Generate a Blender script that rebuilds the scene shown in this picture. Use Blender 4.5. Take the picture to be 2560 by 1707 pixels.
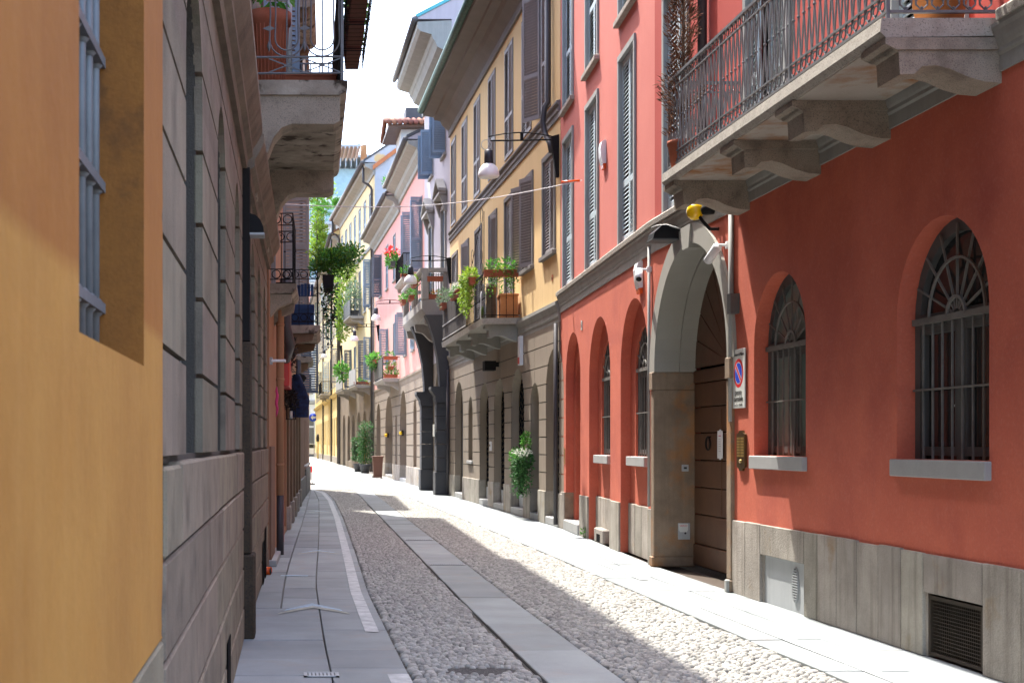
import bpy, math, random
import numpy as np
from mathutils import Vector, Matrix
R = random.Random(7)
PI = math.pi
scene = bpy.context.scene
COL = scene.collection
for _o in list(bpy.data.objects):
    bpy.data.objects.remove(_o)

# ------------------------------------------------------------------ camera
# level view down the street, lens shifted up and to the right
cam_d = bpy.data.cameras.new('camera')
cam = bpy.data.objects.new('camera', cam_d)
COL.objects.link(cam)
cam.location = (0, 0, 1.65)
cam.rotation_euler = (math.radians(90), 0, 0)
cam_d.sensor_fit = 'HORIZONTAL'
cam_d.sensor_width = 36
cam_d.lens = 36 * 3400 / 2560
cam_d.shift_x = (1280 - 700) / 2560
cam_d.shift_y = (1110 - 853.5) / 2560
cam_d.clip_start = 0.05
cam_d.clip_end = 2000
cam_d.dof.use_dof = True
cam_d.dof.focus_distance = 15
cam_d.dof.aperture_fstop = 8
scene.camera = cam

# ------------------------------------------------------------------ sky and sun
SUN = Vector((-0.173, 0.467, 1.0)).normalized()
world = bpy.data.worlds.new('World')
scene.world = world
world.use_nodes = True
wn = world.node_tree.nodes
wl = world.node_tree.links
sky = wn.new('ShaderNodeTexSky')
sky.sky_type = 'NISHITA'
sky.sun_disc = False
sky.sun_elevation = math.asin(SUN.z)
sky.sun_rotation = math.atan2(SUN.x, SUN.y)
sky.air_density = 1.0
sky.dust_density = 3.0
sky.ozone_density = 1.0
bg = wn['Background']
bg.inputs['Strength'].default_value = 0.15
wl.new(sky.outputs[0], bg.inputs['Color'])
sun_d = bpy.data.lights.new('sun', 'SUN')
sun_d.energy = 2.0
sun_d.angle = math.radians(0.55)
sun_d.color = (1.0, 0.95, 0.87)
sun = bpy.data.objects.new('sun', sun_d)
COL.objects.link(sun)
sun.location = (-8, 20, 45)
sun.rotation_euler = SUN.to_track_quat('Z', 'Y').to_euler()
vs = scene.view_settings
vs.view_transform = 'Standard'
vs.look = 'None'
vs.exposure = 2.75
vs.gamma = 1.0
vs.use_curve_mapping = False
scene.cycles.max_bounces = 8
scene.cycles.diffuse_bounces = 5
scene.cycles.use_denoising = True
try:
    scene.cycles.denoiser = 'OPENIMAGEDENOISE'
except Exception:
    pass

# ------------------------------------------------------------------ materials
MATS = {}
def mat(name, col, col2=None, rough=0.85, scale=2.0, amt=0.6, fine=0.12, fscale=60, bump=0.0, bscale=120,
        streak=0.0, streak_col=None, metal=0.0, island=0.0, speck=0.0, speck_col=(0.03, 0.03, 0.03), speck_scale=90,
        stain=None, stain_scale=1.2, stain_lo=0.55, stain_hi=0.7, spec=0.35, joint=None, trans=0.0):
    m = bpy.data.materials.new(name)
    m.use_nodes = True
    N = m.node_tree.nodes
    L = m.node_tree.links
    b = N['Principled BSDF']
    geo = N.new('ShaderNodeNewGeometry')
    pos = geo.outputs['Position']
    def noise(sc, det=5, src=pos, rough_=0.6):
        n = N.new('ShaderNodeTexNoise')
        n.inputs['Scale'].default_value = sc
        n.inputs['Detail'].default_value = det
        n.inputs['Roughness'].default_value = rough_
        L.new(src, n.inputs['Vector'])
        return n.outputs['Fac']
    def ramp(fac, lo, hi):
        r = N.new('ShaderNodeMapRange')
        r.inputs['From Min'].default_value = lo
        r.inputs['From Max'].default_value = hi
        L.new(fac, r.inputs['Value'])
        return r.outputs['Result']
    def mix(fac, a, c, mode='MIX'):
        x = N.new('ShaderNodeMix')
        x.data_type = 'RGBA'
        x.blend_type = mode
        for sock, val in ((0, fac), (6, a), (7, c)):
            if hasattr(val, 'links'):
                L.new(val, x.inputs[sock])
            elif isinstance(val, (int, float)):
                x.inputs[sock].default_value = val
            else:
                x.inputs[sock].default_value = (*val, 1)
        return x.outputs[2]
    def mul(a, k):
        x = N.new('ShaderNodeMath')
        x.operation = 'MULTIPLY'
        L.new(a, x.inputs[0])
        x.inputs[1].default_value = k
        return x.outputs[0]
    c2 = col2 or tuple(c * 0.72 for c in col)
    c = mix(mul(ramp(noise(scale), 0.35, 0.68), amt), col, c2)
    if stain:
        c = mix(ramp(noise(stain_scale, 7), stain_lo, stain_hi), c, stain)
    if streak:
        mp = N.new('ShaderNodeMapping')
        mp.inputs['Scale'].default_value = (9, 9, 0.55)
        L.new(pos, mp.inputs['Vector'])
        c = mix(mul(ramp(noise(1.0, 6, mp.outputs[0]), 0.48, 0.78), streak), c, streak_col or tuple(x * 0.45 for x in col))
    if island:
        oi = N.new('ShaderNodeObjectInfo')
        ad = N.new('ShaderNodeMath'); ad.operation = 'ADD'
        L.new(geo.outputs['Random Per Island'], ad.inputs[0]); L.new(oi.outputs['Random'], ad.inputs[1])
        fr = N.new('ShaderNodeMath'); fr.operation = 'FRACT'
        L.new(ad.outputs[0], fr.inputs[0])
        hs = N.new('ShaderNodeHueSaturation')
        v = N.new('ShaderNodeMapRange')
        v.inputs['To Min'].default_value = 1 - island
        v.inputs['To Max'].default_value = 1 + island
        L.new(fr.outputs[0], v.inputs['Value'])
        L.new(v.outputs[0], hs.inputs['Value'])
        s = N.new('ShaderNodeMath'); s.operation = 'MULTIPLY'; s.inputs[1].default_value = 7.31
        L.new(fr.outputs[0], s.inputs[0])
        s2 = N.new('ShaderNodeMath'); s2.operation = 'FRACT'; L.new(s.outputs[0], s2.inputs[0])
        hh = N.new('ShaderNodeMapRange'); hh.inputs['To Min'].default_value = 0.485; hh.inputs['To Max'].default_value = 0.515
        L.new(s2.outputs[0], hh.inputs['Value']); L.new(hh.outputs[0], hs.inputs['Hue'])
        L.new(c, hs.inputs['Color'])
        c = hs.outputs[0]
    if speck:
        c = mix(mul(ramp(noise(speck_scale, 2), 0.56, 0.64), speck), c, speck_col)
    if fine:
        fn = noise(fscale, 3)
        k = N.new('ShaderNodeMapRange')
        k.inputs['To Min'].default_value = 1 - fine * 2
        k.inputs['To Max'].default_value = 1 + fine * 2
        L.new(fn, k.inputs['Value'])
        c = mix(1.0, c, k.outputs[0], 'MULTIPLY')
    L.new(c, b.inputs['Base Color'])
    b.inputs['Roughness'].default_value = rough
    b.inputs['Metallic'].default_value = metal
    b.inputs['Specular IOR Level'].default_value = spec
    if trans:
        b.inputs['Transmission Weight'].default_value = 0.0
        tr = N.new('ShaderNodeBsdfTranslucent')
        L.new(c, tr.inputs['Color'])
        ms = N.new('ShaderNodeMixShader')
        ms.inputs[0].default_value = trans
        L.new(b.outputs[0], ms.inputs[1]); L.new(tr.outputs[0], ms.inputs[2])
        L.new(ms.outputs[0], N['Material Output'].inputs['Surface'])
    if bump:
        bn = N.new('ShaderNodeBump')
        bn.inputs['Strength'].default_value = bump
        bn.inputs['Distance'].default_value = 0.01
        L.new(noise(bscale, 6, pos, 0.65), bn.inputs['Height'])
        L.new(bn.outputs[0], b.inputs['Normal'])
    MATS[name] = m
    return m

mat('red_low', (0.56, 0.138, 0.078), (0.46, 0.102, 0.06), scale=0.9, amt=0.9, bump=0.3, bscale=110, fine=0.08, fscale=45, speck=0.12, speck_col=(0.6, 0.25, 0.18), speck_scale=30, stain=(0.41, 0.088, 0.055), stain_scale=1.1, stain_lo=0.50, stain_hi=0.72, streak=0.25, streak_col=(0.42, 0.10, 0.075))
mat('red_up', (0.56, 0.165, 0.13), (0.49, 0.125, 0.10), scale=0.8, bump=0.15, fine=0.04, streak=0.25, streak_col=(0.5, 0.14, 0.11))
mat('red_deep', (0.44, 0.06, 0.045), (0.37, 0.05, 0.038), scale=0.8, bump=0.15, fine=0.04)
mat('plinth_stone', (0.36, 0.33, 0.285), (0.225, 0.205, 0.175), island=0.14, scale=2.2, amt=0.9, bump=0.8, bscale=45, fine=0.18, fscale=110, streak=0.8, streak_col=(0.115, 0.10, 0.08), stain=(0.26, 0.185, 0.10), stain_scale=1.9, stain_lo=0.60, stain_hi=0.74)
mat('stone_brown', (0.28, 0.21, 0.145), (0.165, 0.12, 0.083), scale=2.6, amt=0.9, bump=0.45, bscale=80, fine=0.22, fscale=120, stain=(0.36, 0.16, 0.05), stain_scale=2.0, stain_lo=0.50, stain_hi=0.70, streak=0.4, streak_col=(0.12, 0.09, 0.065))
mat('arch_grey', (0.33, 0.325, 0.29), (0.29, 0.285, 0.25), scale=1.5, fine=0.03, bump=0.06)
mat('cornice_grey', (0.31, 0.31, 0.285), (0.24, 0.24, 0.215), scale=2, fine=0.05, bump=0.15, streak=0.3)
mat('corbel_stone', (0.34, 0.295, 0.235), (0.23, 0.195, 0.15), scale=3, speck=0.6, speck_col=(0.07,0.065,0.06), speck_scale=110, bump=0.4, bscale=90, fine=0.14, fscale=120, stain=(0.16,0.135,0.11), stain_scale=3.0, stain_lo=0.52, stain_hi=0.72)
mat('slab_rust', (0.44, 0.41, 0.36), (0.33, 0.30, 0.25), scale=2.2, stain=(0.30, 0.135, 0.04), stain_scale=2.3, stain_lo=0.48, stain_hi=0.68, bump=0.3, bscale=50, fine=0.08)
mat('slab_dirty', (0.36, 0.325, 0.265), (0.15, 0.125, 0.095), scale=2.6, amt=0.9, stain=(0.04, 0.028, 0.018), stain_scale=3.6, stain_lo=0.55, stain_hi=0.63, bump=0.4, bscale=60, fine=0.1)
mat('coping', (0.40, 0.37, 0.32), (0.24, 0.22, 0.185), scale=8, speck=0.5, speck_scale=60, bump=0.5, bscale=50)
mat('sill_stone', (0.34, 0.345, 0.34), (0.26, 0.265, 0.26), scale=3, fine=0.08, fscale=150)
mat('wood_dark', (0.11, 0.054, 0.028), (0.06, 0.03, 0.017), scale=3, rough=0.5, fine=0.15, fscale=30, streak=0.3, bump=0.1, spec=0.4, stain=(0.085, 0.03, 0.015), stain_scale=1.4)
mat('iron_grey', (0.16, 0.17, 0.18), (0.11, 0.115, 0.125), rough=0.55, scale=12, fine=0.05, metal=0.2)
mat('iron_black', (0.012, 0.012, 0.0125), rough=0.7, fine=0.03, spec=0.15)
mat('iron_window', (0.17, 0.165, 0.15), (0.10, 0.095, 0.085), rough=0.65, scale=10, fine=0.05)
mat('frame_dark', (0.10, 0.103, 0.10), rough=0.6, fine=0.05, spec=0.2)
mat('glass_dark', (0.022, 0.027, 0.029), rough=0.12, fine=0.0, spec=0.35)
mat('glass_green', (0.22, 0.29, 0.26), rough=0.12, fine=0.0, spec=0.7)
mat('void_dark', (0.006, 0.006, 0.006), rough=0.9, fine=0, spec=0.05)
mat('shutter_light', (0.47, 0.575, 0.62), (0.41, 0.51, 0.56), rough=0.55, scale=3, fine=0.03)
mat('trim_grey', (0.30, 0.315, 0.31), (0.25, 0.26, 0.255), scale=2, fine=0.03)
mat('shutter_grey', (0.29, 0.275, 0.28), (0.24, 0.225, 0.23), rough=0.55, scale=3, fine=0.03)
mat('shutter_blue', (0.235, 0.315, 0.405), (0.19, 0.26, 0.34), rough=0.55, scale=2, fine=0.03)
mat('shutter_navy', (0.10, 0.125, 0.165), (0.08, 0.10, 0.135), rough=0.5, scale=2, fine=0.03)
mat('shutter_green', (0.05, 0.10, 0.08), rough=0.55, fine=0.03)
mat('yellow_up', (0.74, 0.53, 0.26), (0.66, 0.46, 0.215), scale=0.7, bump=0.1, fine=0.03, streak=0.3, streak_col=(0.5, 0.31, 0.12))
mat('joint_dark', (0.035, 0.03, 0.026), fine=0.1)
mat('shutter_taupe', (0.30, 0.28, 0.255), (0.22, 0.205, 0.185), rough=0.65, scale=3, fine=0.05)
mat('terracotta_dark', (0.11, 0.036, 0.022), (0.07, 0.025, 0.017), scale=5, fine=0.08)
mat('screen_dark', (0.022, 0.02, 0.019), fine=0.08, streak=0.3, spec=0.1)
mat('mesh_rust', (0.05, 0.037, 0.025), (0.025, 0.02, 0.015), scale=6, fine=0.1, rough=0.8)
mat('taupe', (0.27, 0.225, 0.175), (0.215, 0.177, 0.137), scale=1.2, bump=0.12, fine=0.05, streak=0.25)
mat('band_grey', (0.19, 0.18, 0.175), (0.15, 0.14, 0.135), scale=1.5, fine=0.03)
mat('eave_grey', (0.20, 0.185, 0.175), (0.155, 0.145, 0.135), scale=1.5, fine=0.03)
mat('copper', (0.055, 0.14, 0.105), (0.02, 0.045, 0.038), rough=0.6, scale=14, amt=1.0, fine=0.1)
mat('turquoise', (0.10, 0.42, 0.46), rough=0.5)
mat('lilac_grey', (0.47, 0.43, 0.46), (0.41, 0.375, 0.40), scale=0.7, fine=0.03, streak=0.2)
mat('loggia_stone', (0.34, 0.325, 0.30), (0.27, 0.255, 0.23), scale=2, fine=0.05, streak=0.2)
mat('dark_stone', (0.075, 0.078, 0.085), (0.055, 0.057, 0.063), scale=2, fine=0.05)
mat('pink', (0.66, 0.335, 0.29), (0.58, 0.28, 0.24), scale=0.8, fine=0.03, streak=0.35, streak_col=(0.5, 0.27, 0.235))
mat('taupe2', (0.225, 0.185, 0.142), (0.175, 0.143, 0.11), scale=1.2, fine=0.05, streak=0.2)
mat('cream', (0.68, 0.555, 0.30), (0.6, 0.48, 0.25), scale=0.7, fine=0.03, streak=0.2)
mat('yellow_far', (0.70, 0.57, 0.28), (0.63, 0.51, 0.24), scale=0.6, fine=0.02)
mat('plaster_white', (0.50, 0.53, 0.56), (0.36, 0.38, 0.40), scale=1.2, stain=(0.62, 0.45, 0.22), stain_scale=0.5, stain_lo=0.62, stain_hi=0.66, fine=0.05)
mat('roof_slate', (0.085, 0.085, 0.09), rough=0.7)
mat('roof_tile', (0.27, 0.115, 0.075), (0.17, 0.08, 0.06), scale=4, fine=0.12, island=0.25)
mat('brick_orange', (0.55, 0.20, 0.085), rough=0.9)
mat('gutter_grey', (0.09, 0.09, 0.095), rough=0.5)
mat('pipe_dark', (0.055, 0.05, 0.055), rough=0.45, fine=0.03)
mat('pipe_grey', (0.33, 0.335, 0.32), rough=0.55, fine=0.03)
mat('granite', (0.25, 0.198, 0.138), (0.16, 0.124, 0.085), island=0.13, stain=(0.105, 0.082, 0.058), stain_scale=3.2, stain_lo=0.50, stain_hi=0.72, scale=1.8, amt=0.9, speck=0.6, speck_col=(0.10, 0.09, 0.08), speck_scale=120, bump=0.6, bscale=80, streak=0.6, streak_col=(0.17, 0.14, 0.105), fine=0.2, fscale=120)
mat('granite_brown', (0.075, 0.054, 0.037), (0.035, 0.025, 0.018), scale=2.5, speck=0.8, speck_scale=75, bump=0.4, bscale=70, fine=0.15, spec=0.1, streak=0.3, streak_col=(0.12, 0.09, 0.065))
mat('stucco_beige', (0.215, 0.172, 0.124), (0.13, 0.102, 0.072), island=0.12, stain=(0.085, 0.067, 0.05), stain_scale=2.4, stain_lo=0.52, stain_hi=0.74, scale=1.8, amt=0.9, bump=0.5, bscale=90, fine=0.09, fscale=90, streak=0.65, streak_col=(0.12, 0.10, 0.078))
mat('stucco_recess', (0.065, 0.054, 0.045), (0.045, 0.038, 0.032), scale=3.0, bump=0.6, bscale=90, fine=0.08)
mat('orange_wall', (0.36, 0.19, 0.105), (0.28, 0.147, 0.082), scale=1, fine=0.04, streak=0.25)
mat('red_paint', (0.50, 0.035, 0.03), rough=0.4, fine=0.02)
mat('pink_cloth', (0.55, 0.05, 0.17), rough=0.9)
mat('blue_cloth', (0.015, 0.035, 0.11), (0.01, 0.012, 0.03), rough=0.95, scale=14, amt=1.0)
mat('tan_wood', (0.15, 0.10, 0.06), (0.095, 0.062, 0.04), scale=3, fine=0.08, streak=0.4)
mat('brown_wall', (0.185, 0.105, 0.07), (0.14, 0.08, 0.055), scale=2, fine=0.05, streak=0.2)
mat('grey_plinth', (0.17, 0.175, 0.175), (0.13, 0.135, 0.135), scale=3, fine=0.06)
mat('white_plastic', (0.74, 0.75, 0.76), (0.68, 0.69, 0.70), rough=0.35, fine=0.0)
mat('orange_plastic', (0.75, 0.10, 0.015), rough=0.25, fine=0.0)
mat('brass', (0.13, 0.08, 0.03), (0.07, 0.042, 0.018), rough=0.4, metal=0.8, scale=20)
mat('brass_bright', (0.62, 0.45, 0.16), rough=0.3, metal=0.8, fine=0)
mat('sign_white', (0.66, 0.69, 0.66), rough=0.4, fine=0.0)
mat('sign_red', (0.66, 0.02, 0.03), rough=0.4, fine=0)
mat('sign_blue', (0.015, 0.07, 0.62), rough=0.4, fine=0)
mat('ink', (0.02, 0.02, 0.02), rough=0.6, fine=0)
mat('yellow_glass', (0.78, 0.50, 0.006), (0.62, 0.36, 0.006), rough=0.15, scale=14, fine=0, spec=0.6)
mat('lamp_white', (0.80, 0.80, 0.80), (0.76, 0.76, 0.77), rough=0.3, fine=0)
mat('lamp_dark', (0.03, 0.033, 0.045), rough=0.4, fine=0)
mat('paving', (0.262, 0.288, 0.295), (0.20, 0.22, 0.225), scale=1.4, amt=0.9, bump=0.15, bscale=140, fine=0.1, fscale=170, island=0.15, stain=(0.26, 0.25, 0.235), stain_scale=2.4, stain_lo=0.55, stain_hi=0.75)
mat('sand_joint', (0.075, 0.07, 0.058), (0.05, 0.046, 0.04), scale=6, bump=0.6, bscale=50)
mat('cobble', (0.35, 0.342, 0.31), (0.27, 0.265, 0.24), rough=0.75, scale=20, fine=0.06, island=0.28)
mat('mortar', (0.17, 0.16, 0.14), (0.115, 0.108, 0.095), scale=6, bump=0.6, bscale=50)
mat('asphalt', (0.05, 0.05, 0.05), (0.035, 0.035, 0.036), bump=1.0, bscale=70, speck=0.6, speck_col=(0.16, 0.16, 0.16), speck_scale=60)
mat('line_white', (0.52, 0.54, 0.54), (0.30, 0.32, 0.325), scale=7, amt=1.0, fine=0.1, fscale=80, rough=0.75)
mat('terracotta', (0.36, 0.105, 0.055), (0.25, 0.075, 0.045), scale=5, fine=0.06, streak=0.2)
mat('terracotta_light', (0.56, 0.235, 0.085), (0.45, 0.18, 0.07), scale=5, fine=0.06)
mat('soil', (0.05, 0.035, 0.025), fine=0.1)
mat('pot_grey', (0.12, 0.125, 0.135), rough=0.6, fine=0.03)
mat('bin_brown', (0.125, 0.055, 0.035), rough=0.5, fine=0.03)
mat('leaf_green', (0.105, 0.30, 0.045), (0.065, 0.20, 0.032), scale=5, rough=0.55, island=0.5, fine=0, trans=0.3)
mat('leaf_dark', (0.06, 0.185, 0.05), (0.036, 0.115, 0.033), scale=5, rough=0.5, island=0.55, fine=0, trans=0.25)
mat('leaf_lime', (0.22, 0.34, 0.035), (0.14, 0.26, 0.03), scale=5, rough=0.55, island=0.4, fine=0, trans=0.4)
mat('leaf_grey', (0.16, 0.23, 0.14), (0.11, 0.17, 0.1), scale=5, rough=0.6, island=0.4, fine=0, trans=0.3)
mat('leaf_dry', (0.20, 0.10, 0.055), (0.10, 0.05, 0.03), scale=6, rough=0.9, island=0.5, fine=0)
mat('leaf_black', (0.02, 0.016, 0.014), rough=0.8, island=0.5, fine=0)
mat('petal_red', (0.75, 0.02, 0.02), rough=0.6, island=0.2, fine=0, trans=0.2)
mat('petal_white', (0.72, 0.74, 0.66), rough=0.6, island=0.15, fine=0, trans=0.2)
mat('petal_orange', (0.7, 0.30, 0.03), rough=0.6, island=0.2, fine=0)
mat('petal_pink', (0.7, 0.10, 0.25), rough=0.6, island=0.2, fine=0)
mat('bark', (0.12, 0.09, 0.06), (0.07, 0.05, 0.035), scale=12, bump=0.6, bscale=40, fine=0.1)
mat('screen_brown', (0.042, 0.033, 0.029), (0.026, 0.021, 0.018), scale=4, rough=0.8, fine=0.1, streak=0.5)
mat('navy_fabric', (0.02, 0.05, 0.13), rough=0.85)
mat('wire_white', (0.62, 0.62, 0.62), rough=0.5, fine=0)
mat('paper', (0.70, 0.72, 0.74), rough=0.8, fine=0.02)
mat('chalk_blue', (0.36, 0.50, 0.63), (0.27, 0.32, 0.35), scale=12, amt=1.0, rough=0.95, fine=0.15)
mat('chalk_yellow', (0.44, 0.45, 0.36), (0.28, 0.29, 0.27), scale=12, amt=1.0, rough=0.95, fine=0.15)
mat('far_white', (0.66, 0.70, 0.73), rough=0.7, fine=0.02)
mat('far_glass', (0.30, 0.46, 0.52), rough=0.15, fine=0.0, spec=0.6)
mat('steel_pale', (0.42, 0.47, 0.50), rough=0.5, fine=0)
mat('cane', (0.42, 0.22, 0.10), fine=0.1)
mat('metal_panel', (0.40, 0.42, 0.43), (0.34, 0.36, 0.37), rough=0.6, scale=3, streak=0.3, fine=0.04)
# painted house front: the lower coat of paint is paler and ends along a wavy line
def yellow_front():
    m = mat('yellow_paint', (0.31, 0.118, 0.017), (0.245, 0.085, 0.011), scale=1.6, amt=0.9, bump=0.35, bscale=9, fine=0.05, fscale=40, streak=0.1, streak_col=(0.46, 0.22, 0.06), stain=(0.30, 0.105, 0.012), stain_scale=2.6, stain_lo=0.55, stain_hi=0.85)
    N, L = m.node_tree.nodes, m.node_tree.links
    b = N['Principled BSDF']
    src = b.inputs['Base Color'].links[0].from_socket
    geo = N.new('ShaderNodeNewGeometry')
    sp = N.new('ShaderNodeSeparateXYZ'); L.new(geo.outputs['Position'], sp.inputs[0])
    nz = N.new('ShaderNodeTexNoise'); nz.inputs['Scale'].default_value = 3.0
    L.new(geo.outputs['Position'], nz.inputs['Vector'])
    ad = N.new('ShaderNodeMath'); ad.operation = 'MULTIPLY_ADD'
    L.new(nz.outputs['Fac'], ad.inputs[0]); ad.inputs[1].default_value = 0.05; L.new(sp.outputs['Z'], ad.inputs[2])
    mr = N.new('ShaderNodeMapRange'); mr.inputs['From Min'].default_value = 2.03; mr.inputs['From Max'].default_value = 1.99
    L.new(ad.outputs[0], mr.inputs['Value'])
    mx = N.new('ShaderNodeMix'); mx.data_type = 'RGBA'; mx.blend_type = 'MULTIPLY'
    L.new(mr.outputs[0], mx.inputs[0]); L.new(src, mx.inputs[6]); mx.inputs[7].default_value = (1.36, 1.72, 2.3, 1)
    L.new(mx.outputs[2], b.inputs['Base Color'])
yellow_front()
# distant cobbles: too far to tell apart, relief only
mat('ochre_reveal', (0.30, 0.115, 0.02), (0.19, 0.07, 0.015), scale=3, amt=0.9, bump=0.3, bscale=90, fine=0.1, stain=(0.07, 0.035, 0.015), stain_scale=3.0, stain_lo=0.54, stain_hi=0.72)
def far_cobble():
    m = mat('cobble_far', (0.29, 0.275, 0.25), (0.23, 0.22, 0.2), scale=3, fine=0.1)
    N, L = m.node_tree.nodes, m.node_tree.links
    geo = N.new('ShaderNodeNewGeometry')
    vo = N.new('ShaderNodeTexVoronoi'); vo.inputs['Scale'].default_value = 15
    L.new(geo.outputs['Position'], vo.inputs['Vector'])
    bp = N.new('ShaderNodeBump'); bp.inputs['Strength'].default_value = 1.0; bp.inputs['Distance'].default_value = 0.03; bp.invert = True
    L.new(vo.outputs['Distance'], bp.inputs['Height'])
    L.new(bp.outputs[0], N['Principled BSDF'].inputs['Normal'])
far_cobble()
# ------------------------------------------------------------------ mesh helpers
class MB:
    def __init__(s, m=None):
        s.v = []; s.f = []; s.mi = []; s.mats = []; s.cur = 0; s.smooth = []
        s.sm = False
        if m: s.use(m)
    def use(s, m):
        if m not in s.mats: s.mats.append(m)
        s.cur = s.mats.index(m); return s
    def face(s, pts):
        i = len(s.v); s.v.extend([tuple(p) for p in pts])
        s.f.append(tuple(range(i, i + len(pts)))); s.mi.append(s.cur); s.smooth.append(s.sm)
    def add(s, vs, fs):
        i = len(s.v); s.v.extend([tuple(p) for p in vs])
        for f in fs:
            s.f.append(tuple(i + k for k in f)); s.mi.append(s.cur); s.smooth.append(s.sm)
    def box(s, x0, x1, y0, y1, z0, z1):
        v = [(x0,y0,z0),(x1,y0,z0),(x1,y1,z0),(x0,y1,z0),(x0,y0,z1),(x1,y0,z1),(x1,y1,z1),(x0,y1,z1)]
        s.add(v, [(0,3,2,1),(4,5,6,7),(0,1,5,4),(1,2,6,5),(2,3,7,6),(3,0,4,7)]); return s
    def cbox(s, x0, x1, y0, y1, z0, z1, c=0.008):
        X = (x0, x1); Y = (y0, y1); Z = (z0, z1); idx = {}; v = []
        for i in (0,1):
            for j in (0,1):
                for k in (0,1):
                    sx, sy, sz = (1,-1)[i]*c, (1,-1)[j]*c, (1,-1)[k]*c
                    for a in range(3):
                        p = [X[i]+sx, Y[j]+sy, Z[k]+sz]; p[a] = (X[i],Y[j],Z[k])[a]
                        idx[i,j,k,a] = len(v); v.append(p)
        f = []
        for a in range(3):
            b, d = (a+1)%3, (a+2)%3
            for t in (0,1):
                q = []
                for (m, n) in ((0,0),(1,0),(1,1),(0,1)):
                    k = [0,0,0]; k[a]=t; k[b]=m; k[d]=n; q.append(idx[k[0],k[1],k[2],a])
                f.append(tuple(q) if t else tuple(q[::-1]))
            for m in (0,1):
                for n in (0,1):
                    k0=[0,0,0]; k1=[0,0,0]; k0[b]=k1[b]=m; k0[d]=k1[d]=n; k1[a]=1
                    q=(idx[(*k0,b)], idx[(*k1,b)], idx[(*k1,d)], idx[(*k0,d)])
                    f.append(q if (m==n) == False else q[::-1])
        for i in (0,1):
            for j in (0,1):
                for k in (0,1):
                    f.append(tuple(idx[i,j,k,a] for a in range(3)))
        s.add(v, f); return s
    def tube(s, path, r, n=6, caps=True):
        path = [Vector(p) for p in path]; rings = []
        rr = r if isinstance(r, (list, tuple)) else [r]*len(path)
        for i, p in enumerate(path):
            d = (path[min(i+1, len(path)-1)] - path[max(i-1, 0)])
            if d.length < 1e-9: d = Vector((0,0,1))
            d.normalize()
            u = d.orthogonal().normalized() if i == 0 else (u - d*u.dot(d)).normalized()
            w = d.cross(u)
            rings.append([p + (u*math.cos(2*PI*k/n) + w*math.sin(2*PI*k/n))*rr[i] for k in range(n)])
        v = [p for g in rings for p in g]; f = []
        for i in range(len(path)-1):
            for k in range(n):
                a, b = i*n+k, i*n+(k+1)%n
                f.append((a, b, b+n, a+n))
        if caps:
            f.append(tuple(range(n))[::-1]); f.append(tuple(range((len(path)-1)*n, len(path)*n)))
        o = s.sm; s.sm = n > 5; s.add(v, f); s.sm = o; return s
    def ring(s, c, r, t, plane='xz', n=14, tn=4, a0=0, a1=2*PI):
        ax = {'xz': ((1,0,0),(0,0,1)), 'yz': ((0,1,0),(0,0,1)), 'xy': ((1,0,0),(0,1,0))}[plane]
        P = [Vector(c) + Vector(ax[0])*r*math.cos(a0+(a1-a0)*i/n) + Vector(ax[1])*r*math.sin(a0+(a1-a0)*i/n) for i in range(n+1)]
        return s.tube(P, t, tn, caps=False)
    def lathe(s, prof, n=16, c=(0,0,0), cap=True):
        v = []; f = []
        for r, z in prof:
            for k in range(n):
                v.append((c[0]+r*math.cos(2*PI*k/n), c[1]+r*math.sin(2*PI*k/n), c[2]+z))
        for i in range(len(prof)-1):
            for k in range(n):
                a, b = i*n+k, i*n+(k+1)%n
                f.append((a, b, b+n, a+n))
        if cap:
            f.append(tuple(range(n))[::-1]); f.append(tuple(range((len(prof)-1)*n, len(prof)*n)))
        o = s.sm; s.sm = True; s.add(v, f); s.sm = o; return s
    def prof_x(s, poly, x0, x1):          # (y, z) outline swept along x
        n = len(poly)
        v = [(x0, y, z) for y, z in poly] + [(x1, y, z) for y, z in poly]
        f = [tuple(range(n)), tuple(range(n, 2*n))[::-1]] + [(i, i+n, (i+1)%n+n, (i+1)%n) for i in range(n)]
        s.add(v, f); return s
    def prof_y(s, poly, y0, y1):          # (x, z) outline swept along y
        n = len(poly)
        v = [(x, y0, z) for x, z in poly] + [(x, y1, z) for x, z in poly]
        f = [tuple(range(n)), tuple(range(n, 2*n))[::-1]] + [(i, i+n, (i+1)%n+n, (i+1)%n) for i in range(n)]
        s.add(v, f); return s
    def arc_band(s, c, zs, r0, r1, y0, y1, n=20, a0=0, a1=PI):   # part of a ring of stone
        v = []; f = []
        for i in range(n+1):
            a = a0+(a1-a0)*i/n; ca, sa = math.cos(a), math.sin(a)
            for r in (r0, r1):
                for y in (y0, y1):
                    v.append((c+r*ca, y, zs+r*sa))
        for i in range(n):
            a = i*4; b = a+4
            f += [(a, a+2, b+2, b), (a+1, b+1, b+3, a+3), (a, b, b+1, a+1), (a+2, a+3, b+3, b+2)]
        f += [(0,1,3,2), (4*n, 4*n+2, 4*n+3, 4*n+1)]
        s.add(v, f); return s
    def disc(s, c, r, plane='xz', n=20, sx=1.0):
        pts = []
        for k in range(n):
            a = 2*PI*k/n
            d = {'xz': (sx*r*math.cos(a), 0, r*math.sin(a)), 'xy': (sx*r*math.cos(a), r*math.sin(a), 0)}[plane]
            pts.append((c[0]+d[0], c[1]+d[1], c[2]+d[2]))
        s.face(pts); return s
    def mesh(s, name):
        me = bpy.data.meshes.new(name)
        me.from_pydata(s.v, [], s.f)
        for m in s.mats: me.materials.append(MATS[m])
        me.polygons.foreach_set('material_index', s.mi)
        me.polygons.foreach_set('use_smooth', s.smooth)
        me.update()
        return me

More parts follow.
